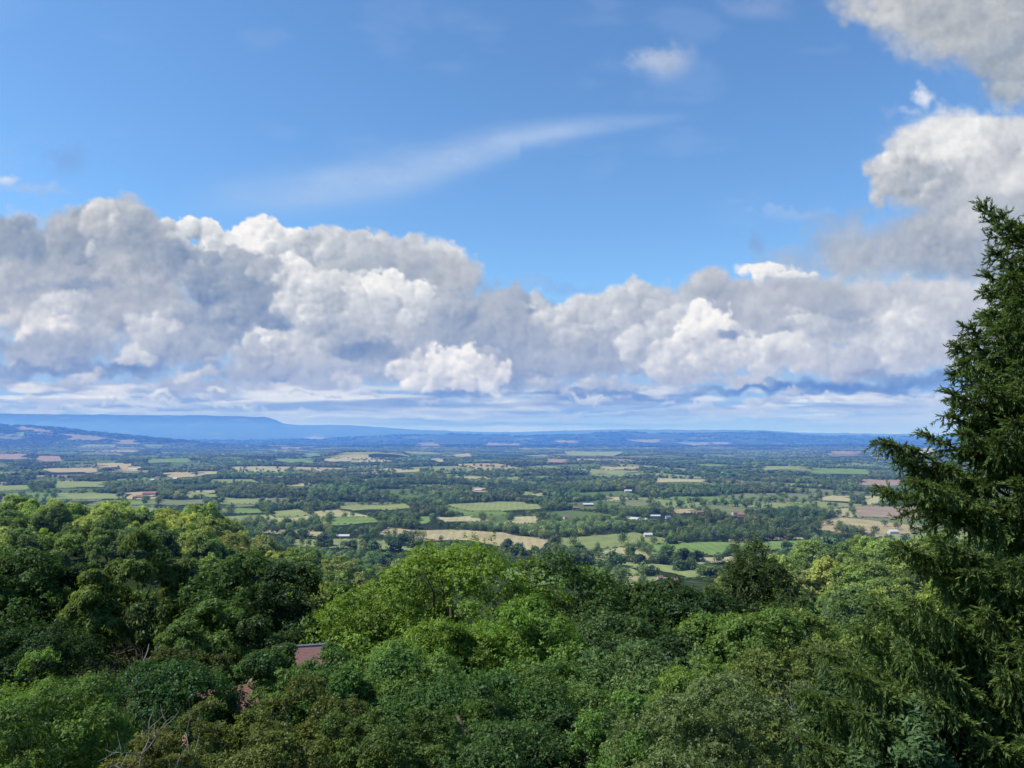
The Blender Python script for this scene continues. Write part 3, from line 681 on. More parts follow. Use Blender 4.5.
# hues
H_DARK, H_DEEP, H_MID, H_BRIGHT, H_OLIVE, H_LIME, H_GREY, H_BLUE, H_YEL, H_LARCH = (.036,.066,.020), (.024,.048,.017), (.055,.100,.026), (.066,.112,.020), (.105,.115,.035), (.064,.108,.026), (.085,.110,.050), (.050,.095,.055), (.150,.165,.045), (.054,.080,.026)
FORE = [  # px, top, width, distance, kind, hue, crown share of height, name, label
 (8,552,130,108,'broad',H_DARK,.8,'broadleaf_tree','dark broad-crowned tree against the left edge of the photo, below the wooded spur'),
 (72,566,80,112,'broad',H_DEEP,.8,'broadleaf_tree','very dark tree wedged between the broad left-edge tree and the olive conifers'),
 (142,533,104,101,'larch',H_LARCH,.95,'larch_tree','tallest olive-brown larch with drooping sprays, left side of the photo'),
 (95,572,84,96,'larch',(.062,.094,.028),.95,'larch_tree','lower olive larch leaning on the left flank of the tallest larch'),
 (186,562,84,104,'larch',(.056,.074,.026),.95,'larch_tree','dull brown-green larch on the right flank of the tallest larch'),
 (238,556,90,100,'dense',H_DARK,.85,'broadleaf_tree','dark upright tree with a rounded double top, right of the larches'),
 (302,564,100,98,'broad',H_DEEP,.85,'broadleaf_tree','nearly black-green rounded tree standing right behind the red roof'),
 (342,586,84,140,'feather',(.085,.115,.040),.85,'broadleaf_tree','pale yellow-green tree in the dip right of the nearly black-green tree'),
 (312,574,70,150,'broad',(.070,.100,.036),.85,'broadleaf_tree','light green tree rising behind the nearly black-green rounded tree'),
 (206,600,70,90,'feather',(.055,.095,.030),.85,'broadleaf_tree','mid green feathery tree in front of the dark double-topped tree'),
 (24,622,110,84,'broad',H_DEEP,.8,'broadleaf_tree','shadowy tree under the broad dark left-edge tree'),
 (150,596,120,124,'broad',H_DARK,.8,'broadleaf_tree','shaded dark tree glimpsed behind the tallest larch'),
 (178,648,90,80,'scrub',(.050,.060,.025),.85,'broadleaf_tree','shaded thin tree at the foot of the larches'),
 (266,618,60,86,'broad',(.035,.060,.022),.85,'broadleaf_tree','small dark tree filling the gap left of the red roof'),
 (404,604,84,92,'feather',(.070,.120,.026),.85,'broadleaf_tree','olive-green feathery tree sloping down left of the highest centre crown'),
 (456,546,190,90,'dense',H_BRIGHT,.85,'broadleaf_tree','highest centre tree with a smooth bright green dome'),
 (578,553,158,94,'broad',H_DARK,.85,'broadleaf_tree','broad dark green tree just right of the bright green dome'),
 (648,578,100,98,'broad',(.036,.062,.024),.85,'broadleaf_tree','dark tree stepping down right of the broad dark centre tree'),
 (700,592,90,92,'dense',H_DEEP,.85,'broadleaf_tree','low dark rounded tree left of the spiky poplar'),
 (512,600,130,72,'feather',(.068,.125,.025),.85,'broadleaf_tree','sunlit mid green tree in the middle of the wood, below the bright dome'),
 (448,618,120,70,'feather',H_BRIGHT,.85,'broadleaf_tree','light feathery green tree left of centre, below the bright dome'),
 (600,622,130,76,'broad',(.042,.072,.028),.85,'broadleaf_tree','dark tree with grey-green leaves below the broad dark centre tree'),
 (672,628,110,74,'broad',H_DEEP,.85,'broadleaf_tree','deep shade tree between the centre trees and the leafy bright shoots'),
 (754,542,86,112,'spire',(.034,.056,.022),.95,'poplar_tree','dark spiky poplar with upright shoots, right of centre'),
 (718,588,60,108,'spire',(.045,.072,.030),.95,'poplar_tree','lower spiky side poplar at the left foot of the tall one'),
 (790,598,70,104,'spire',(.042,.070,.030),.95,'poplar_tree','lower spiky side poplar at the right foot of the tall one'),
 (748,606,110,72,'broad',(.052,.092,.024),.85,'broadleaf_tree','leafy bright green tree in front of the spiky poplar'),
 (818,614,100,74,'feather',(.070,.105,.030),.85,'broadleaf_tree','mid green tree between the leafy bright tree and the spruce'),
 (868,596,100,84,'broad',(.055,.090,.030),.85,'broadleaf_tree','green tree seen under the lower spruce boughs'),
 (948,580,110,92,'feather',(.110,.150,.045),.85,'broadleaf_tree','pale yellow-green tree showing through the spruce boughs'),
 (1020,600,110,86,'broad',H_DEEP,.85,'broadleaf_tree','dark tree behind the spruce trunk'),
 (408,644,130,58,'feather',(.055,.100,.026),.85,'broadleaf_tree','leafy green tree left of centre above the bottom wood'),
 (540,668,140,52,'broad',(.048,.088,.026),.85,'broadleaf_tree','mid green rounded tree below centre'),
 (468,672,150,47,'broad',(.036,.072,.022),.85,'broadleaf_tree','dark green tree with glossy leaves below centre-left'),
 (636,650,130,60,'fine',(.052,.090,.038),.85,'broadleaf_tree','blue-tinged fine-leaved tree right of centre'),
 (588,706,110,44,'broad',(.034,.062,.022),.85,'broadleaf_tree','dark small tree near the bottom, centre'),
 (694,658,86,52,'feather',H_LIME,.85,'broadleaf_tree','bright lime-green leafy tree between two fine-leaved trees'),
 (358,652,110,56,'broad',(.040,.082,.024),.85,'broadleaf_tree','dark leafy tree immediately right of the red roof'),
 (262,652,66,60,'broad',(.036,.068,.022),.85,'broadleaf_tree','dark leafy tree hiding the left end of the red-roofed house'),
 (158,664,120,54,'dense',(.028,.062,.020),.85,'broadleaf_tree','dark glossy round tree beneath the larches, behind the dead tree'),
 (36,668,160,42,'feather',(.056,.100,.026),.85,'broadleaf_tree','light green feathery tree filling the bottom left corner'),
 (277,645,32,70,'feather',(.044,.078,.024),.85,'broadleaf_tree','slim leafy tree hiding the left half of the red roof'),
 (340,646,44,66,'broad',(.042,.080,.026),.85,'broadleaf_tree','leafy tree covering the right end of the red roof'),
 (292,668,70,58,'feather',(.050,.090,.026),.85,'broadleaf_tree','leafy tree directly below the red roof'),
 (316,676,110,40,'scrub',(.060,.074,.024),.85,'hawthorn_tree','olive-brown straggly hawthorn in front of the red-roofed house'),
 (246,706,130,32,'scrub',(.064,.080,.026),.85,'hawthorn_tree','yellowish straggly hawthorn right of the dead tree, bottom left'),
 (390,706,110,36,'scrub',(.050,.082,.026),.85,'hawthorn_tree','green hawthorn with yellow tips at the bottom, left of centre'),
 (160,736,110,27,'scrub',(.074,.080,.028),.85,'hawthorn_tree','brownish hawthorn around the foot of the dead tree'),
 (500,722,140,36,'broad',(.040,.074,.024),.85,'broadleaf_tree','low dark green tree on the bottom edge, centre-left'),
 (642,694,96,38,'broad',(.050,.098,.024),.85,'broadleaf_tree','bright green leafy tree on the bottom edge, centre-right'),
 (712,674,170,30,'fine',(.064,.094,.042),.9,'birch_tree','grey-green birch with tiny leaves, bottom right of centre'),
 (800,640,120,46,'scrub',(.060,.085,.028),.85,'broadleaf_tree','olive tree with bare twigs left of the hanging spruce boughs'),
 (880,660,130,40,'broad',(.030,.055,.020),.85,'broadleaf_tree','dark tree behind the hanging spruce boughs'),
 (990,680,150,36,'broad',(.024,.045,.018),.85,'broadleaf_tree','deep shade tree behind the spruce at the bottom right'),
]
def build_fore():
    for i, (px, py, w, dd, kind, hue, share, name, label) in enumerate(FORE):
        u, v = ray(px, py); x = float(u)*dd; top = 120+float(v)*dd; R = w/768*dd*.5*1.12; g = float(height(x, dd))
        H = min(max(top-g, 2.0)*share, R*(3.6 if kind in ('larch', 'spire') else 2.5)); hpx = H/dd*768
        leaf = max(.075, 2.1*dd/768); n = int(np.clip(w*hpx*3.0, 14000, 75000))
        me, P = crown_mesh(1000+i, kind, R, H, n, leaf, (0, 0, top-g-H*.5), front=.5)
        tr = trunk_mesh(i, top-g-H*.35, max(.12, R*.05), P, 12)
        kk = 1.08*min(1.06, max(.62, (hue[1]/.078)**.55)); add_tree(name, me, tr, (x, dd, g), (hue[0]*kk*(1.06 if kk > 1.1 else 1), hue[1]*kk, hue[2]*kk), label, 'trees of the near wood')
        sil_add(px, py, w)
def build_fill():
    """understorey and shaded trees between the named ones"""
    rng = np.random.default_rng(77); var = []
    for s in range(5):
        me, P = crown_mesh(300+s, ['broad', 'dense', 'feather', 'broad', 'scrub'][s], 4.0, 7.0, 26000, .20, (0, 0, 4.6)); var.append((me, trunk_mesh(300+s, 4.2, .2, P)))
    sil = np.interp
    hues = [H_DEEP, H_DARK, (.040,.075,.024), (.052,.090,.028), (.060,.075,.028)]
    words = ['deep shade', 'dark green', 'dull green', 'mid green', 'olive']
    n = 0; cnt = {}
    for dd in (30, 38, 47, 57, 68, 80, 94, 112):
        step = 105
        for px in np.arange(-30, 1060, step):
            px = px+rng.normal()*12; u, _ = ray(px, 500); x = float(u)*dd
            g = float(height(x, dd)); base = float(np.interp(px, SPX, SPY))
            tp = base + 26 + rng.random()*30 + max(0, (60-dd))*2.2; z = 120+(441-tp)/768*dd; h = z-g
            h = min(h, 3.2+1.6*rng.random()+(dd > 60)*2.0)
            if h < 2: continue
            s = h/8.1; ppx, ppy = project(x, dd, g+h)
            w = 8*min(s, 1.35)/dd*768
            if ppy > 768+10 or not sil_open(ppx, ppy, w, 0) and rng.random() < .0: continue
            if not any_open(ppx, ppy, w): continue
            k = int(rng.integers(0, 5)); hk = int(rng.integers(0, 5)); me, tr = var[k]; n += 1
            sx = min(s*1.5, 1.35)*(.9+.2*rng.random())
            add_tree('broadleaf_tree', me, tr, (x, dd, g), hues[hk], words[hk]+' understorey tree between the taller trees of the near wood', 'understorey trees of the near wood', (sx, sx, s), rng.random()*6.28)
    return n
SPX = [-50, 0, 90, 150, 200, 300, 352, 360, 400, 462, 575, 640, 700, 752, 800, 900, 1080]; SPY = [552, 552, 562, 540, 560, 570, 612, 606, 592, 552, 556, 580, 592, 560, 604, 604, 604]
def any_open(px, py, w):
    a, b = int(px-w*.5)+150, int(px+w*.5)+150; s = SILF[max(a, 0):max(b, 1)]
    return len(s) > 0 and (s > py-12).mean() > .5
SILF = np.full(1400, 700.0)
def build_ridge():
    rng = np.random.default_rng(21); var = []
    for s in range(9):
        kind = ['broad', 'dense', 'broad', 'feather', 'broad', 'dense', 'broad', 'larch', 'fine'][s]
        me, P = crown_mesh(500+s, kind, 5.5, 11.0, 9000, .50, (0, 0, 7.6)); var.append((me, trunk_mesh(500+s, 7.5, .3, P, 7)))
    hues = [((.072,.105,.036), 'mid green'), ((.084,.122,.038), 'fresh green'), ((.098,.128,.050), 'pale green'), ((.055,.085,.032), 'dark green'), ((.112,.134,.046), 'yellow-green'), ((.085,.105,.048), 'grey-green'), ((.044,.070,.032), 'blackish green'), ((.090,.100,.042), 'olive')]
    rows = [150, 165, 182, 200, 218, 237, 256, 272, 288, 304, 325, 350, 380, 412, 448, 490, 540, 600]; n = 0
    for ri, dd in enumerate(rows):
        u0, u1 = -.76, .76; sp = 8.6 if dd < 320 else 10.5; xs = np.arange(u0*dd, u1*dd, sp)
        new = []; k0 = {'l': 0, 'c': 0, 'r': 0}
        for x in xs+rng.normal(size=len(xs))*1.8:
            y = dd+rng.normal()*4; g = float(height(x, y)); s = .62+.62*rng.random()**1.3; s *= 1.0 if dd < 330 else 1.15
            ppx, ppy = project(x, y, g+12.8*s); w = 11*s/dd*768
            if any(in_poly(ppx+dx, ppy+dy, P) for _, _, P in FIELDS[:24] for dx in (-w*.3, 0, w*.3) for dy in (0, w*.5)): continue
            if not sil_open(ppx, ppy, w, 5) or ppx < -25 or ppx > 1049: continue
            if any_open2(ppx, ppy): continue
            q = _sn(np.array(x), np.array(y), 60, 41)*.9+rng.normal()*1.0
            hk = int(np.clip(2.6+q*1.8, 0, 7)); hk = [6, 3, 0, 1, 2, 4, 5, 7][hk]
            side = 'l' if ppx < 420 else 'c' if ppx < 700 else 'r'; k0[side] += 1
            new.append((ppx, ppy, w)); me, tr = var[int(rng.choice(9, p=[.17,.17,.15,.1,.15,.14,.06,.02,.04]))]
            lab = '%s tree, number %d from the left in row %d of the %s' % (hues[hk][1], k0[side], ri+1, {'l': 'left-hand wood', 'c': 'central dip', 'r': 'right-hand wood'}[side])
            c = np.array(hues[hk][0])*np.array([1.04,1.0,.92])*(1.40+.45*rng.random())
            add_tree('woodland_tree', me, tr, (x, y, g-.5), tuple(c), lab, 'trees of the wooded spur', (s*(.85+.35*rng.random()), s, s), rng.random()*6.28); n += 1
        for a in new: sil_add(*a)
    return n
ROWW = ['first', 'second', 'third', 'fourth', 'fifth', 'sixth', 'seventh', 'eighth', 'ninth', 'tenth', 'eleventh', 'twelfth', 'thirteenth', 'fourteenth', 'fifteenth', 'sixteenth', 'seventeenth', 'eighteenth']
def any_open2(px, py):
    """keep the dip in the middle open, where the photo looks down on to fields"""
    return 385 < px < 742 and py < np.interp(px, [385, 405, 430, 470, 560, 600, 700, 742], [580, 586, 575, 560, 560, 588, 592, 560])
# ---- trees of the plain
def blob_proto(seed, nf):
    """many small faces over lumpy masses, for trees a few pixels high; unit half-width, base at 0"""
    rng = np.random.default_rng(seed); n = nf
    nb = 9; bc = rdirs(rng, nb)*np.array([.55, .55, .45])*(.5+.5*rng.random((nb, 1)))+np.array([0, 0, .95]); br = .38+.22*rng.random(nb)
    i = rng.integers(0, nb, n); d = unit(rdirs(rng, n)+np.array([0, 0, .25])); C = bc[i]+d*br[i][:, None]
    C[:, 2] = np.maximum(C[:, 2], .08)
    s = 2.15/math.sqrt(nf)*1.25; N = unit(d+rdirs(rng, n)*.45); L = s*(.7+.6*rng.random(n))
    V, F = leaves(C, N, L*1.25, L, rdirs(rng, n), rng); t = np.clip(.25+.5*rng.random(n)*.8+.25*d[:, 2], 0, 1)
    return V, F, np.repeat(t, 4)
def merge_trees(name, protos, T, label):
    """T rows: x, y, z, half-width, height factor, rotation, r, g, b"""
    rng = np.random.default_rng(len(T)); Vs, Fs, Hs, Ts = [], [], [], []; off = 0; pick = rng.integers(0, len(protos), len(T))
    for k, (V, F, t) in enumerate(protos):
        S = T[pick == k]; m = len(S)
        if not m: continue
        c, s = np.cos(S[:, 5])[:, None], np.sin(S[:, 5])[:, None]; r = S[:, 3][:, None]
        X = (V[:, 0]*c-V[:, 1]*s)*r+S[:, 0][:, None]; Y = (V[:, 0]*s+V[:, 1]*c)*r+S[:, 1][:, None]; Z = V[:, 2]*r*S[:, 4][:, None]+S[:, 2][:, None]
        Vs.append(np.stack([X, Y, Z], -1).reshape(-1, 3)); nv = len(V)
        Fs.append((F[None]+(np.arange(m)*nv)[:, None, None]).reshape(-1, 4)+off); off += m*nv
        Hs.append(np.repeat(np.concatenate([S[:, 6:9], np.ones((m, 1))], 1), nv, 0)); Ts.append(np.tile(t, m))
    me = mesh_np(name, np.concatenate(Vs), np.concatenate(Fs), {'hue': ('FLOAT_COLOR', np.concatenate(Hs)), 'tint': ('FLOAT', np.concatenate(Ts))})
    return tag(link(name, me, M_LEAFV), label, 'woodland', kind='stuff')
PLAIN_FIRST = [(324,541,13),(374,547,11),(393,546,13),(402,541,12),(412,545,8),(425,548,9),(386,560,11),(372,558,10),(400,566,14),(408,574,9),(430,565,8),(341,560,10),
 (455,545,10),(470,546,9),(518,550,12),(505,548,9),(536,552,10),(549,551,11),(587,556,10),(614,560,16),(640,560,10),(630,552,9),(668,552,13),(684,555,12),(696,557,12),(652,572,11),(664,560,9),(680,566,11),
 (692,566,10),(733,549,9),(620,570,9),(818,548,13),(830,545,18),(846,548,13),(859,548,10),(805,548,10),(352,545,9),(366,540,9),(508,543,8),(575,553,9),(672,541,8),(290,535,10),(302,533,9)]
def build_plain(woods, hedges):
    rng = np.random.default_rng(9); rows = []
    def hue(n, d=None):
        k = rng.random(n); base = np.array([.056, .090, .038]); alt = np.array([.105, .140, .052]); pale = np.array([.15, .165, .07])
        c = base+(alt-base)*(k[:, None]**1.6); c = np.where(rng.random((n, 1)) < .05, pale, c); return c*(.75+.5*rng.random((n, 1)))
    for q, s in woods:
        q = np.array(q); cy = q[:, 1].mean(); area = s*s*1.25; sp = 12.5 if cy < 1300 else 15 if cy < 2600 else 24 if cy < 5200 else 42
        n = int(area/sp**2); a, b = rng.random((2, n, 1))
        X = (q[0]*(1-a)+q[1]*a)*(1-b)+(q[3]*(1-a)+q[2]*a)*b; R = sp*.46*(.7+.7*rng.random(n)**1.5)
        hh = hue(n)*(.62+.75*rng.random())*np.array([.85+.35*rng.random(), 1, 1])
        rows.append(np.column_stack([X[:, 0], X[:, 1], R*1.0, (9+6*rng.random(n))/R/1.75, hh]))
    for a, b, s in hedges:
        a, b = np.array(a), np.array(b); L = np.linalg.norm(b-a); cy = (a[1]+b[1])/2; sp = 8 if cy < 2600 else 16 if cy < 5200 else 34
        n = int(L/sp); t = (np.arange(n)+rng.random(n)*.9)/max(n, 1); X = a+(b-a)*t[:, None]+rng.normal(size=(n, 2))*1.5
        big = rng.random(n) < (.42 if cy < 2600 else .6)*(.4+1.2*rng.random()); R = np.where(big, sp*(.35+.45*rng.random(n)) if cy > 2600 else 4.5+4.5*rng.random(n), sp*.42)
        hgt = np.where(big, 8+7*rng.random(n), 2.2+1.5*rng.random(n)); hgt = np.maximum(hgt, R*.5)
        rows.append(np.column_stack([X[:, 0], X[:, 1], R, hgt/R/1.75, hue(n)*.9]))
    n = 2600; y = 640+rng.random(n)**.6*4500; x = (rng.random(n)-.5)*1.5*y; R = 3.5+4.5*rng.random(n)
    rows.append(np.column_stack([x, y, R, (1.0+.4*rng.random(n)), hue(n)]))
    T = np.concatenate(rows); x, y, R, hf = T[:, 0], T[:, 1], T[:, 2], T[:, 3]; z = height(x, y)
    px, pb = project(x, y, z); _, pt = project(x, y, z+R*hf*1.75); w = R/y*768
    ok = (px > -60) & (px < 1084) & (y > 655)
    for _, _, P in FIELDS:
        xs = [p[0] for p in P]; ys = [p[1] for p in P]
        near = ok & (px+w > min(xs)) & (px-w < max(xs)) & (pb > min(ys)) & (pt < max(ys))
        idx = np.nonzero(near)[0]
        if len(idx):
            hitp = np.zeros(len(idx), bool)
            for dx in (-.8, 0, .8):
                for f in (.15, .55, 1.0): hitp |= in_poly(px[idx]+dx*w[idx], pt[idx]*(1-f)+pb[idx]*f, P)
            ok[idx[hitp]] = False
    s = np.array([np.interp(np.clip(px, -149, 1249)+150, np.arange(1400), SIL)])[0]
    ok &= (pt < s+14)
    ok &= ~((px > 425) & (px < 740) & (pt > 600))
    for hx, hy, hw in BARN_PX: ok &= ~((np.abs(px-hx) < hw) & (pt < hy+2) & (pb > hy-1))
    T = np.column_stack([x, y, z-.3, R, hf, rng.random(len(T))*6.28, T[:, 4:7]])[ok]
    d = T[:, 1]
    # the nearest ones, tree by tree
    me_v = []
    for k in range(5):
        me, P = crown_mesh(700+k, ['broad', 'dense', 'broad', 'feather', 'dense'][k], 1.0, 1.75, 1100, .24, (0, 0, 1.05)); me_v.append((me, trunk_mesh(700+k, 1.0, .06, P, 5)))
    for i, (qx, qy, w) in enumerate(PLAIN_FIRST):
        p = hit(qx, qy+w*.45); r = w/768*p[1]*.5; k = i % 5; hk = rng.random()
        hue_ = np.array([.040, .066, .030])*(.9+.9*hk)
        add_tree('field_tree', me_v[k][0], me_v[k][1], tuple(p), tuple(hue_), FIRST_WORD(qx, qy, i), 'single trees among the near fields', (r, r, r*1.05), i*1.7)
    hx = []
    for _, _, Pq in FIELDS:
        G = np.array([hit(*p) for p in Pq]); cg = G.mean(0)
        for a, b in zip(G, np.roll(G, -1, 0)):
            Ls = np.linalg.norm((b-a)[:2]); yy = (a[1]+b[1])/2; sp = 5 if yy < 2600 else 12 if yy < 6000 else 50
            n = min(int(Ls/sp), 400)
            if n < 1 or yy > 9000: continue
            t = (np.arange(n)+rng.random(n))/n; X = a[:2]+(b-a)[:2]*t[:, None]; o = unit((X-cg[:2]))*sp*.5; X = X+o+rng.normal(size=(n, 2))
            tall = (rng.random(n) < .36) & (X[:, 1] > cg[1]-30); R = np.where(tall, 4+3.5*rng.random(n), sp*.5); hh = np.where(tall, 7+6*rng.random(n), 2.0+1.3*rng.random(n))
            m = rng.random(n) < .85; hx.append(np.column_stack([X[:, 0], X[:, 1], height(X[:, 0], X[:, 1])-.2, R, hh/R/1.75, rng.random(n)*6.28, hue(n)*.9])[m])
    T = np.concatenate([T]+hx); d = T[:, 1]
    big = d < 1350; mid = (d >= 1350) & (d < 2700); far = d >= 2700
    A = T[big]; A = A[np.argsort(-(A[:, 3]/A[:, 1]))]; nind = 0
    for q in A[:NIND]:
        ppx, ppy = project(q[0], q[1], q[2]+q[3])
        if not (0 < ppx < 1024) or q[4]*q[3]*1.75 < 6: continue
        me, tr = me_v[nind % 5]; nind += 1
        add_tree('field_tree', me, tr, tuple(q[:3]), tuple(q[6:9]), 'rounded tree in a hedgerow or copse of the nearest plain', 'hedgerow trees of the nearest plain', (q[3], q[3], q[3]*q[4]), q[5])
    merge_trees('woodland', [blob_proto(k, 260) for k in range(6)], A[NIND:], 'copses and hedges on the nearest part of the plain')
    merge_trees('woodland', [blob_proto(10+k, 90) for k in range(8)], T[mid], 'woods and hedgerows across the middle of the plain')
    merge_trees('woodland', [blob_proto(20+k, 26) for k in range(8)], T[far], 'distant blue-green woods on the far part of the plain')
    print('TREES plain', len(A), int(mid.sum()), int(far.sum()), 'individual', nind)
def FIRST_WORD(x, y, i):
    side = 'left of the highest centre dome' if x < 470 else 'behind the centre trees' if x < 600 else 'left of the spiky poplar' if x < 740 else 'between the spiky poplar and the spruce'
    return 'hedgerow tree %s, number %d from the left' % (side, 1+sum(1 for a in PLAIN_FIRST if a[0] < x and ((a[0] < 470) == (x < 470)) and ((a[0] < 600) == (x < 600)) and ((a[0] < 740) == (x < 740))))
NIND = 20
# ---- distant hill woods
def build_hill_woods():
    rng = np.random.default_rng(4); n = 26000; y = 10200*(31000/10200)**rng.random(n); x = (rng.random(n)-.5)*1.5*y
    k = _sn(x, y, 1500, 71)+_sn(x, y, 5200, 72)*.8+.4*rng.normal(size=n); ok = k > -.15
    x, y = x[ok], y[ok]; z = height(x, y); R = y*.0024*(.6+.8*rng.random(len(x))); px, pb = project(x, y, z)
    keep = np.ones(len(x), bool)
    for _, _, P in FIELDS:
        if max(p[1] for p in P) < 447: keep &= ~(in_poly(px, pb-.3, P)|in_poly(px-1.5, pb, P)|in_poly(px+1.5, pb-.6, P))
    c = np.array([.030, .052, .024])*(.7+.7*rng.random((len(x), 1)))
    T = np.column_stack([x, y, z-3, R*1.8, np.full(len(x), .22), rng.random(len(x))*6.28, c])[keep]
    T = T[T[:, 1] < 24000]
    merge_trees('woodland', [blob_proto(40+k, 14) for k in range(6)], T, 'blue woods on the hills along the horizon')
# ---------------------------------------------------------------- spruce
def build_spruce():
    rng = np.random.default_rng(8); Dp = 15.0
    def W(px, py, d): u, v = ray(px, py); return np.array([float(u)*d, d, 120+float(v)*d])
    base_x = float(ray(1052, 450)[0])*Dp; g = float(height(base_x, Dp)); top = float(W(1052, 222, Dp)[2])
    root = D.objects.new('spruce_tree', None); COL.objects.link(root); root.location = (base_x, Dp, g)
    tag(root, 'tall dark spruce with drooping boughs at the right edge of the photo', 'tree')
    O = np.array([base_x, Dp, g]); mb = MB()
    zs = np.linspace(g-.5, top, 14); mb.tube([(base_x+.04*math.sin(i), Dp+.04*math.cos(i*2), z) for i, z in enumerate(zs)], [.26*(1-i/14)+.02 for i in range(14)], 9)
    def shift(m):
        n = len(m.vertices); co = np.empty(n*3, np.float32); m.vertices.foreach_get('co', co); co = co.reshape(-1, 3)-O; m.vertices.foreach_set('co', co.astype(np.float32).ravel()); m.update(); return m
    C, N, A, L, WD, T = [], [], [], [], [], []
    def sprays(P, dirs, lens, droop, tint):
        """needle-covered twigs: starting points, directions, lengths"""
        n = len(P)
        if n == 0: return
        step = .055; m = int(lens.max()/step)+1
        t = np.arange(m)*step; k = t[None, :] < lens[:, None]
        tt = t[None, :, None]; Q = P[:, None]+dirs[:, None]*tt; Q = Q.copy(); Q[..., 2] -= droop[:, None]*t[None, :]**2
        dd = np.repeat(dirs[:, None], m, 1).copy(); dd[..., 2] -= 2*droop[:, None]*t[None, :]; dd = unit(dd)
        Q = Q[k]; dd = dd[k]; tn = np.repeat(tint[:, None], m, 1)[k]; tip = (t[None, :]/lens[:, None])[k]
        for r in range(3):
            sd = unit(np.cross(dd, rdirs(rng, len(Q)))); ax = unit(dd+sd*.55)
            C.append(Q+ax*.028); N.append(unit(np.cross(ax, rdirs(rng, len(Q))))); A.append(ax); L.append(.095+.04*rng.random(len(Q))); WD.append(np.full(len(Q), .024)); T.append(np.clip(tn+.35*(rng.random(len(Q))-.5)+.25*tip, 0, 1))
    def bough(S, E, sag, dens=1.0, hang=.5, lift=.25, side=.55, bare=.2, tb=.45):
        """curved bough from the trunk to its tip with side branchlets and hanging twigs"""
        S, E = np.array(S), np.array(E); Ln = np.linalg.norm(E-S); n = 14; t = np.linspace(0, 1, n)[:, None]
        P = S+(E-S)*t; P[:, 2] -= sag*np.sin(np.pi*t[:, 0])*Ln; P[:, 2] += 0; P += rng.normal(size=P.shape)*.012*Ln*np.sin(np.pi*t)
        mb.tube(P, list(.012+.010*Ln*(1-t[:, 0])**1.2), 5)
        ax = unit(E-S); hz = unit(np.cross(ax, (0, 0, 1.0)))
        ns = max(6, int(Ln*(1-bare)/.12*dens)); s = bare+(1-bare)*(np.arange(ns)+rng.random(ns)*.6)/ns
        for q in s:
            f = q*(n-1); i = min(int(f), n-2); p = P[i]*(1-(f-i))+P[i+1]*(f-i)
            for sg in (-1, 1):
                bl = (side*Ln*.34*(1-q)**.75*1.5+.16)*(.55+.65*rng.random()); bl = min(bl, 1.5)
                d = unit(ax*.75+hz*sg*(.7+.3*rng.random())+np.array([0, 0, lift*(q > .75)-.10+.15*rng.normal()]))
                mm = max(2, int(bl/.09)); tt = np.arange(mm)*(bl/mm)
                dr = .35+.35*rng.random(); Q = p+d*tt[:, None]; Q[:, 2] -= dr*tt**2*.8
                if bl > .35: mb.tube([p, p+(Q[mm//2]-p)*1.0, Q[-1]], [.008, .006, .003], 3)
                sprays(p[None], d[None], np.array([bl]), np.array([dr*.8]), np.array([tb+.1*rng.normal()]))
                # twiglets along the branchlet
                k = len(Q); ds = unit(d[None]*.6+rng.normal(size=(k, 3))*.5+np.array([0, 0, -.25])); sprays(Q, ds, np.clip(.10+.14*rng.random(k), .08, .3), np.full(k, .5), np.full(k, tb)+.12*rng.normal(size=k))
                # hanging twigs
                if hang > 0:
                    h = rng.random(k) < .42; 
                    if h.any():
                        kk = int(h.sum()); dv = unit(np.array([0, 0, -1.0])+rng.normal(size=(kk, 3))*.16+d*.12)
                        sprays(Q[h], dv, hang*(.35+.75*rng.random(kk))*(1-.45*q), np.zeros(kk), np.full(kk, tb-.12)+.12*rng.normal(size=kk))
        # the tip itself, a little fan
        k = 7; ds = unit(ax[None]+hz*np.linspace(-.6, .6, k)[:, None]+np.array([0, 0, lift])+rng.normal(size=(k, 3))*.1); sprays(np.repeat(P[-2][None], k, 0), ds, .16+.16*rng.random(k), np.zeros(k), np.full(k, tb+.2))
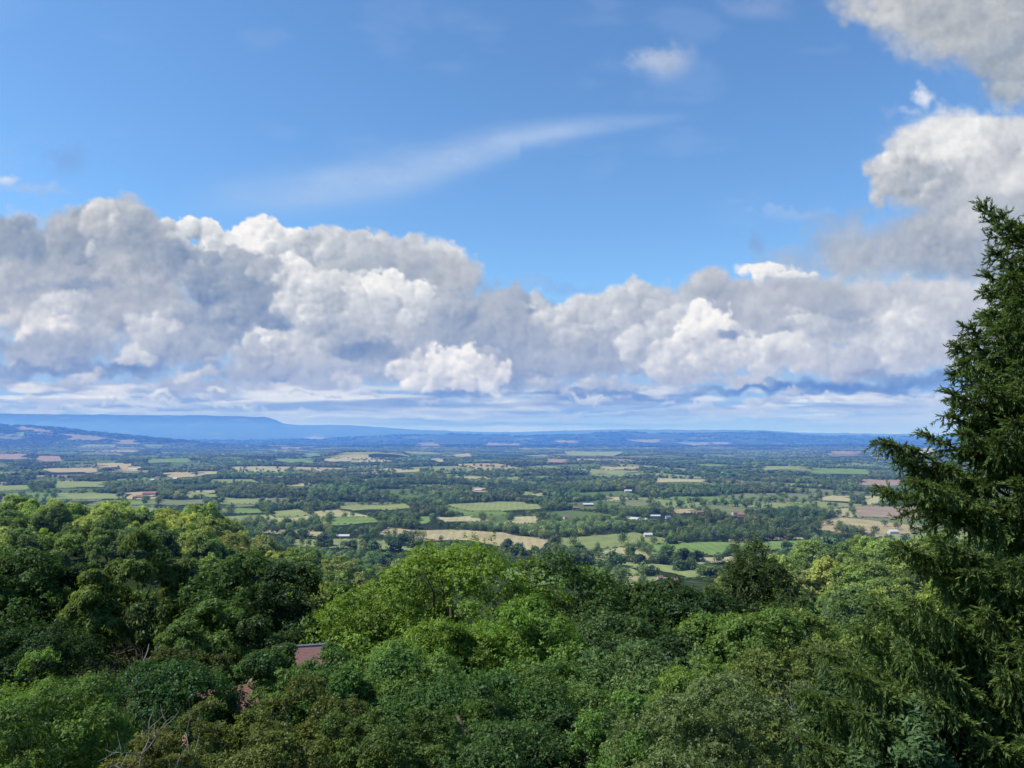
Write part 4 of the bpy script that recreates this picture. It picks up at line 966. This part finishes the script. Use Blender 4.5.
    # boughs whose tips stand out against the sky and the plain: bearing and height of tip, depth, where they leave the trunk
    tips = [(972,206,14.6,262,-.02,.25),(990,216,14.2,270,.0,.2),(1003,226,15.2,240,.0,.2),(1018,228,14.0,215,.0,.2),(985,252,14.0,285,.02,.3),(978,276,14.8,296,.02,.25),
     (974,291,14.2,320,.0,.22),(980,312,13.9,330,.02,.3),(972,318,14.9,345,.0,.25),(956,326,14.0,385,-.03,.2),(962,345,14.6,372,.02,.3),(944,347,14.3,395,-.02,.25),(952,362,13.7,392,.02,.4),(940,372,14.2,410,.02,.35),
     (939,392,13.6,425,.03,.4),(946,405,14.8,420,.03,.4),(940,415,13.9,440,.04,.4),(950,432,13.5,452,.04,.45),(958,448,14.1,455,.05,.45),
     (873,442,13.6,512,-.02,.45),(912,434,14.3,498,-.03,.18),(893,462,14.0,505,.0,.5),(870,489,13.4,520,.02,.42),(905,480,13.0,520,.02,.55),
     (888,545,13.2,585,.02,.45),(905,556,13.8,590,.03,.45),(930,540,12.8,590,.02,.4),
     (966,515,13.6,556,.04,.55),(1016,478,12.6,528,.04,.55),(1000,505,14.4,540,.04,.5),
     (868,606,13.2,655,.03,.5),(842,628,13.6,668,.03,.5),(905,600,12.6,660,.03,.6),(935,585,13.4,640,.04,.6),(965,570,12.6,630,.04,.6),
     (812,652,13.2,715,.03,.6),(790,690,12.9,745,.03,.6),(830,668,12.3,735,.03,.65),(865,650,13.6,720,.03,.65),(900,645,12.2,725,.04,.7),(940,630,13.2,700,.04,.7),(980,610,12.4,690,.04,.7),
     (782,735,12.6,800,.03,.6),(815,722,13.4,800,.03,.65),(850,712,12.0,790,.03,.65),(925,700,12.0,790,.03,.7),(965,690,12.6,780,.03,.7),(1000,670,12.0,760,.04,.7),(985,740,11.8,830,.03,.7),(800,760,13.0,840,.03,.6),(880,760,13.4,840,.03,.6),
     (1010,300,12.6,340,.03,.4),(1012,360,12.3,400,.04,.45),(1005,420,12.2,470,.04,.5),(1015,560,11.8,620,.04,.6),(1020,640,11.6,700,.04,.6),
     (990,330,13.2,370,.02,.4),(975,385,13.2,425,.03,.45),(990,440,13.0,480,.04,.5),(1020,250,13.6,280,.03,.3),(1000,275,13.4,305,.02,.3),(1020,740,11.5,800,.04,.6)]
    for px, py, d, ya, sag, hg in tips:
        if py < 440: px += 10
        else: px += 7
        S = np.array([base_x, Dp, float(W(1052, ya, Dp)[2])]); E = W(px, py, d)
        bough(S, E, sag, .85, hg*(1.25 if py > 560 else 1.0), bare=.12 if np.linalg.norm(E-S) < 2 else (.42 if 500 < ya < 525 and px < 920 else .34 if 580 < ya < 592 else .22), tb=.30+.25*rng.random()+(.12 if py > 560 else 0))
    # the sides the photo cannot see, more thinly
    z = g+2.0
    while z < top-.3:
        f = (top-z)/(top-g); ln = .5+5.2*f**.9
        for a in -1.5+(np.arange(4)+rng.random(4))*.8:
            E = np.array([base_x+math.cos(a)*ln, Dp+math.sin(a)*ln, z-.12*ln]); bough((base_x, Dp, z), E, .03, .55, .35, tb=.35)
        z += .85
    V, F = leaves(*map(np.concatenate, (C, N)), np.concatenate(L), np.concatenate(WD), np.concatenate(A), rng)
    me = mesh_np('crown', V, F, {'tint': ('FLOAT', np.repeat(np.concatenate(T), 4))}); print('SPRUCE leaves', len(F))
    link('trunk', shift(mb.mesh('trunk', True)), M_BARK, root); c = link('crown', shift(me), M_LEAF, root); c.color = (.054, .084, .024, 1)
# ---------------------------------------------------------------- small conifer, dead trees
def build_shrub():
    px, py, dd = 896, 710, 12.6; u, v = ray(px, py); x = float(u)*dd; g = float(height(x, dd)); top = 120+float(v)*dd
    me, P = crown_mesh(2100, 'feather', 1.0, 3.2, 26000, .060, (0, 0, top-g-1.45), front=.3)
    add_tree('cypress_tree', me, trunk_mesh(2100, top-g-.6, .07, P, 10), (x, dd, g), (.044, .078, .034), 'small blue-green conifer in front of the spruce at the bottom edge')
def branchy(seed, S, H, lean, thick, depth, spread=.55, up=.4, n0=5):
    rng = np.random.default_rng(seed); mb = MB()
    def grow(p, d, ln, r, k):
        pts = [p]; q = np.array(p, float); dd = np.array(d, float)
        for i in range(5): dd = unit(dd+rng.normal(size=3)*.16+np.array([0, 0, .05])); q = q+dd*ln/5; pts.append(q)
        mb.tube(pts, [r*(1-.14*i) for i in range(6)], 5 if k > 1 else 4)
        if k == 0: return
        for i in range(n0 if k == depth else 4):
            b = pts[int(rng.integers(2, 6))]; nd = unit(dd*.5+rdirs(rng, 1)[0]*spread*1.5+np.array([0, 0, up])); grow(b, nd, ln*(.45+.25*rng.random()), r*.48, k-1)
    grow(np.zeros(3), unit(np.array(lean, float)), H, thick, depth); return mb.mesh('trunk', True)
def build_dead():
    for px, py, dd, h, th, seed, m, name, label, dep, n0, sp in (
        (146, 708, 25, 2.2, .055, 5, M_DEAD, 'dead_tree', 'bare bleached dead tree with crooked pale limbs, bottom left', 2, 6, .75),
        (212, 700, 30, 3.0, .035, 9, M_DEAD, 'dead_tree', 'thin curved pale dead stem in the hawthorns, right of the bleached dead tree', 1, 3, .5),
        (118, 640, 66, 6.5, .10, 12, M_TWIG, 'dead_tree', 'leafless grey-pink twiggy tree below the larches', 4, 9, .8),
        (141, 642, 70, 6.0, .16, 14, M_DEAD, 'dead_tree', 'straight grey dead trunk right beside the leafless twiggy tree', 1, 3, .4),
        (796, 668, 36, 2.2, .03, 19, M_DEAD, 'dead_tree', 'pale bare twigs left of the hanging spruce boughs', 2, 5, .8)):
        u, v = ray(px, py); x = float(u)*dd; top = 120+float(v)*dd
        me = branchy(seed, None, h, (rngx(seed), .0, 1.0), th, dep, sp, .35, n0)
        n = len(me.vertices); co = np.empty(n*3, np.float32); me.vertices.foreach_get('co', co); tz = co[2::3].max()
        g = float(height(x, dd)); low = top-tz
        # the stem goes on down to the ground
        bm = bmesh.new(); bm.from_mesh(me); me2 = MB(); me2.tube([(0, 0, g-low-.3), (0.05, 0, (g-low)*.5), (0, 0, .02)], [th*1.6, th*1.3, th], 6); t2 = me2.mesh('x'); bm.from_mesh(t2); bm.to_mesh(me); bm.free(); D.meshes.remove(t2)
        bm = bmesh.new(); bm.from_mesh(me); bmesh.ops.translate(bm, verts=bm.verts[:], vec=(0, 0, low-g)); bm.to_mesh(me); bm.free()
        o = link(name, me, m); o.location = (x, dd, g); tag(o, label, 'dead tree')
def rngx(s): return {5: .0, 9: -.3}.get(s, (np.random.default_rng(s).random()-.5)*.5)
# ---------------------------------------------------------------- buildings
M_BRICK = plain_material('brick', (.30, .15, .10), (.42, .24, .17), 3); M_TILE = plain_material('red_clay_tiles', (.27, .14, .115), (.40, .23, .19), 5, .85, (1, 4, 1))
def _courses(m):
    nt = m.node_tree; b = nt.nodes['Principled BSDF']; src = b.inputs['Base Color'].links[0].from_socket
    w = nt.nodes.new('ShaderNodeTexWave'); w.bands_direction = 'Z'; w.inputs['Scale'].default_value = 2.6; w.inputs['Distortion'].default_value = .6; w.inputs['Detail Scale'].default_value = 6
    tc = nt.nodes.new('ShaderNodeTexCoord'); nt.links.new(tc.outputs['Object'], w.inputs[0])
    nt.links.new(mix_(nt, .35, src, w.outputs[0], 'MULTIPLY'), b.inputs['Base Color'])
_courses(M_TILE)
M_SLATE = plain_material('blue_slate', (.14, .16, .20), (.24, .27, .32), 5, .6); M_WHITE = plain_material('white_render', (.45, .43, .39), (.58, .56, .51), 2)
M_STEEL = plain_material('pale_sheet_roof', (.42, .43, .44), (.60, .60, .59), .5, .6); M_STONE = plain_material('buff_stone', (.42, .36, .28), (.56, .50, .40), 2)
M_GLASS = plain_material('window_glass', (.02, .025, .03), (.05, .06, .07), 2, .15); M_BARNRED = plain_material('red_brown_boards', (.24, .12, .09), (.32, .17, .13), 1)
def building(name, cat, loc, L, Wd, H, RH, rot, wall, roof, label, group=None, detail=1, ridge=None, stack=True):
    root = D.objects.new(name, None); COL.objects.link(root); root.location = loc; root.rotation_euler = (0, 0, rot); tag(root, label, cat, group)
    a, b = L/2, Wd/2; mb = MB()
    mb.add([(-a,-b,-1),(a,-b,-1),(a,b,-1),(-a,b,-1),(-a,-b,H),(a,-b,H),(a,b,H),(-a,b,H),(-a,0,H+RH),(a,0,H+RH)], [(0,1,5,4),(2,3,7,6),(1,2,6,9,5),(3,0,4,8,7),(3,2,1,0)])
    link('wall', mb.mesh('wall'), wall, root)
    o, t = .35, .16; sl = RH/b; mb = MB(); e = H-o*sl
    for sg in (-1, 1):
        V = [(-a-o, sg*(b+o), e), (a+o, sg*(b+o), e), (a+o, 0, H+RH), (-a-o, 0, H+RH)]; V += [(x, y, z+t) for x, y, z in V]
        mb.add(V, [(0,1,2,3),(7,6,5,4),(0,4,5,1),(1,5,6,2),(3,2,6,7),(0,3,7,4)] if sg < 0 else [(3,2,1,0),(4,5,6,7),(1,5,4,0),(2,6,5,1),(7,6,2,3),(4,7,3,0)])
    rf = link('roof', mb.mesh('roof'), roof, root)
    if ridge is not None:
        mb = MB(); mb.tube([(-a-o, 0, H+RH+t*.8), (a+o, 0, H+RH+t*.8)], [.14, .14], 6); link('ridge', mb.mesh('ridge'), ridge, rf)
    if detail:
        if stack: mb = MB(); mb.box((a*.55, b*.15, H+RH+.5), (.9, .6, 1.9)); mb.box((a*.55-.2, b*.15, H+RH+1.6), (.28, .28, .4)); mb.box((a*.55+.2, b*.15, H+RH+1.6), (.28, .28, .4)); link('chimney', mb.mesh('chimney'), M_BRICK, rf)
        for k, wx in enumerate(np.linspace(-a*.7, a*.7, 3)):
            for wz in ((H*.28, H*.75) if H > 4 else (H*.5,)):
                mb = MB(); mb.box((wx, -b-.02, wz), (1.15, .10, 1.15)); wn = link('window', mb.mesh('window'), M_WHITE, root)
                for sx in (-.27, .27):
                    mb = MB(); mb.box((wx+sx, -b-.06, wz), (.44, .06, .98)); link('pane', mb.mesh('pane'), M_GLASS, wn)
    return root
BARN_PX = [(343,536.5,8),(588,505,10),(133,469,6),(655,516.5,8),(735,514,6),(741,516,5),(893,533,9),(868,536,6),(362,537,4),(700,512.5,5),(628,491,5),(478,490,5),(600,551,4),(660,579,7),(676,582,8),(150,494,7),(141,497,6),(820,527,4),(648,536,5),(668,518,4),(566,518,4)]
def build_buildings():
    def at(px, py, d): u, v = ray(px, py); return float(u)*d, d, 120+float(v)*d
    for (px, py, d, L, Wd, H, RH, rot, wall, roof, ridge, label, name) in (
        (303, 647, 78, 4.4, 5, 5.4, 3.0, .25, M_BRICK, M_TILE, M_SLATE, 'brick house with a red tiled roof and a pale blue ridge, half hidden by trees', 'brick_house'),
        (276, 682, 74, 5, 5, 3.2, 2.0, -.35, M_BRICK, M_TILE, None, 'low brick outbuilding with a dull reddish roof, below and left of the red-roofed house', 'outbuilding'),
        (348, 675, 64, 6, 5, 4.0, 2.2, 1.2, M_WHITE, M_TILE, None, 'white gabled cottage showing between leaves right of the red-roofed house', 'white_cottage'),
        (356, 640, 96, 9, 7, 4.6, 2.8, .1, M_WHITE, M_TILE, None, 'house with a brown roof behind the dark trees, right of the red-roofed house', 'brick_house'),
        (222, 690, 60, 5, 4, 2.4, 1.6, .5, M_BRICK, M_TILE, None, 'small brown-roofed shed in the dark gap left of the hawthorns', 'garden_shed')):
        x, y, z = at(px, py, d); building(name, 'house' if 'shed' not in name else 'shed', (x, y, z-H-RH), L, Wd, H, RH, rot, wall, roof, label, None, 1, ridge, False)
    far = [
     (343,536.5,22,10,3.2,2.2,.05,M_BRICK,M_STEEL,'long low barn with a white roof in the pasture left of centre'),
     (588,505,26,16,5,2.6,.08,M_BARNRED,M_STEEL,'big red-brown barn with a white roof in the middle of the plain'),
     (576,508,16,12,4,2.2,.08,M_BARNRED,M_TILE,'lower brown-roofed shed at the left end of the big red-brown barn'),
     (133,469,50,20,6,4,.0,M_STONE,M_STEEL,'pale farm building shining among stubble on the far left'),
     (655,516.5,22,11,4,2,.02,M_STONE,M_STEEL,'long pale-roofed shed beside the green strip right of centre'),
     (735,514,12,8,6,3,.2,M_STONE,M_TILE,'buff farmhouse left of a pair among the trees right of centre'),
     (741,516,13,8,6,3,-.2,M_BRICK,M_TILE,'brick farmhouse right of a pair among the trees right of centre'),
     (893,533,16,10,5,2.5,.1,M_WHITE,M_STEEL,'white farm building seen between spruce boughs'),
     (868,536,14,9,5,2.5,-.1,M_WHITE,M_TILE,'white cottage left of the farm building between spruce boughs'),
     (362,537,8,7,3,2,.3,M_STONE,M_TILE,'little brown shed at the right end of the long white-roofed barn'),
     (700,512.5,16,9,4,2.5,.1,M_BRICK,M_TILE,'red-roofed farm by the tan patch right of centre'),
     (628,491,22,14,5,3,.0,M_STONE,M_STEEL,'small white speck of a barn in the wooded middle distance'),
     (478,490,24,16,5,3,.0,M_STONE,M_STEEL,'pale barn at the edge of the large wood'),
     (660,579,6,4.5,3,1.8,.3,M_STONE,M_TILE,'small tan cottage left of a pair at the near field edge'),
     (676,582,7,5,3,2,-.1,M_BRICK,M_TILE,'brick cottage right of a pair at the near field edge'),
     (150,494,40,16,6,4,.0,M_BRICK,M_TILE,'row of orange-brown farm roofs at the left'),
     (141,497,24,14,5,4,.2,M_BRICK,M_TILE,'smaller orange-brown farm roof just left of the row of roofs'),
     (648,536,14,8,4.5,2.5,.1,M_STONE,M_STEEL,'pale barn tucked in trees above the bright green meadow'),
     (668,518,10,7,4.5,2.5,.1,M_WHITE,M_SLATE,'white house right of the long pale-roofed shed'),
     (566,518,10,7,4.5,2.5,.4,M_STONE,M_TILE,'buff cottage below the big red-brown barn')]
    for px, py, L, Wd, H, RH, rot, wall, roof, label in far:
        p = hit(px, py+1.5); building('farm_building', 'farm building', tuple(p), L*.72, Wd*.72, H*.8, RH*.8, rot, wall, roof, label, 'farms and barns on the plain', 0)
    rng = np.random.default_rng(66); n = 0
    cx = 0
    for k in range(9):
        if k % 3 == 0: cx, cy = 20+1000*rng.random(), 452+40*rng.random()**1.1
        px = cx+rng.normal()*7; py = cy+rng.normal()*1.2; p = hit(px, py); s = p[1]/2600
        building('farm_building', 'farm building', tuple(p), 11*max(1, s*.8), 8*max(1, s*.6), 4.5, 3, rng.normal()*.4, M_WHITE if k % 3 else M_STONE, M_STEEL if k % 2 else M_TILE, 'tiny pale farmhouse speck among the far woods of the plain', 'far farmhouses of the plain', 0)
# ---------------------------------------------------------------- build
import time
_t = time.time()
def lap(s): print('LAP', s, round(time.time()-_t, 1), len(bpy.data.objects))
build_sky(); lap('sky')
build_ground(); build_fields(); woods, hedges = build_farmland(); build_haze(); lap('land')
build_fore(); lap('fore')
print('FILL', build_fill()); lap('fill')
print('RIDGE', build_ridge()); lap('ridge')
build_plain(woods, hedges); build_hill_woods(); lap('plain')
build_spruce(); build_shrub(); build_dead(); build_buildings(); lap('spruce')
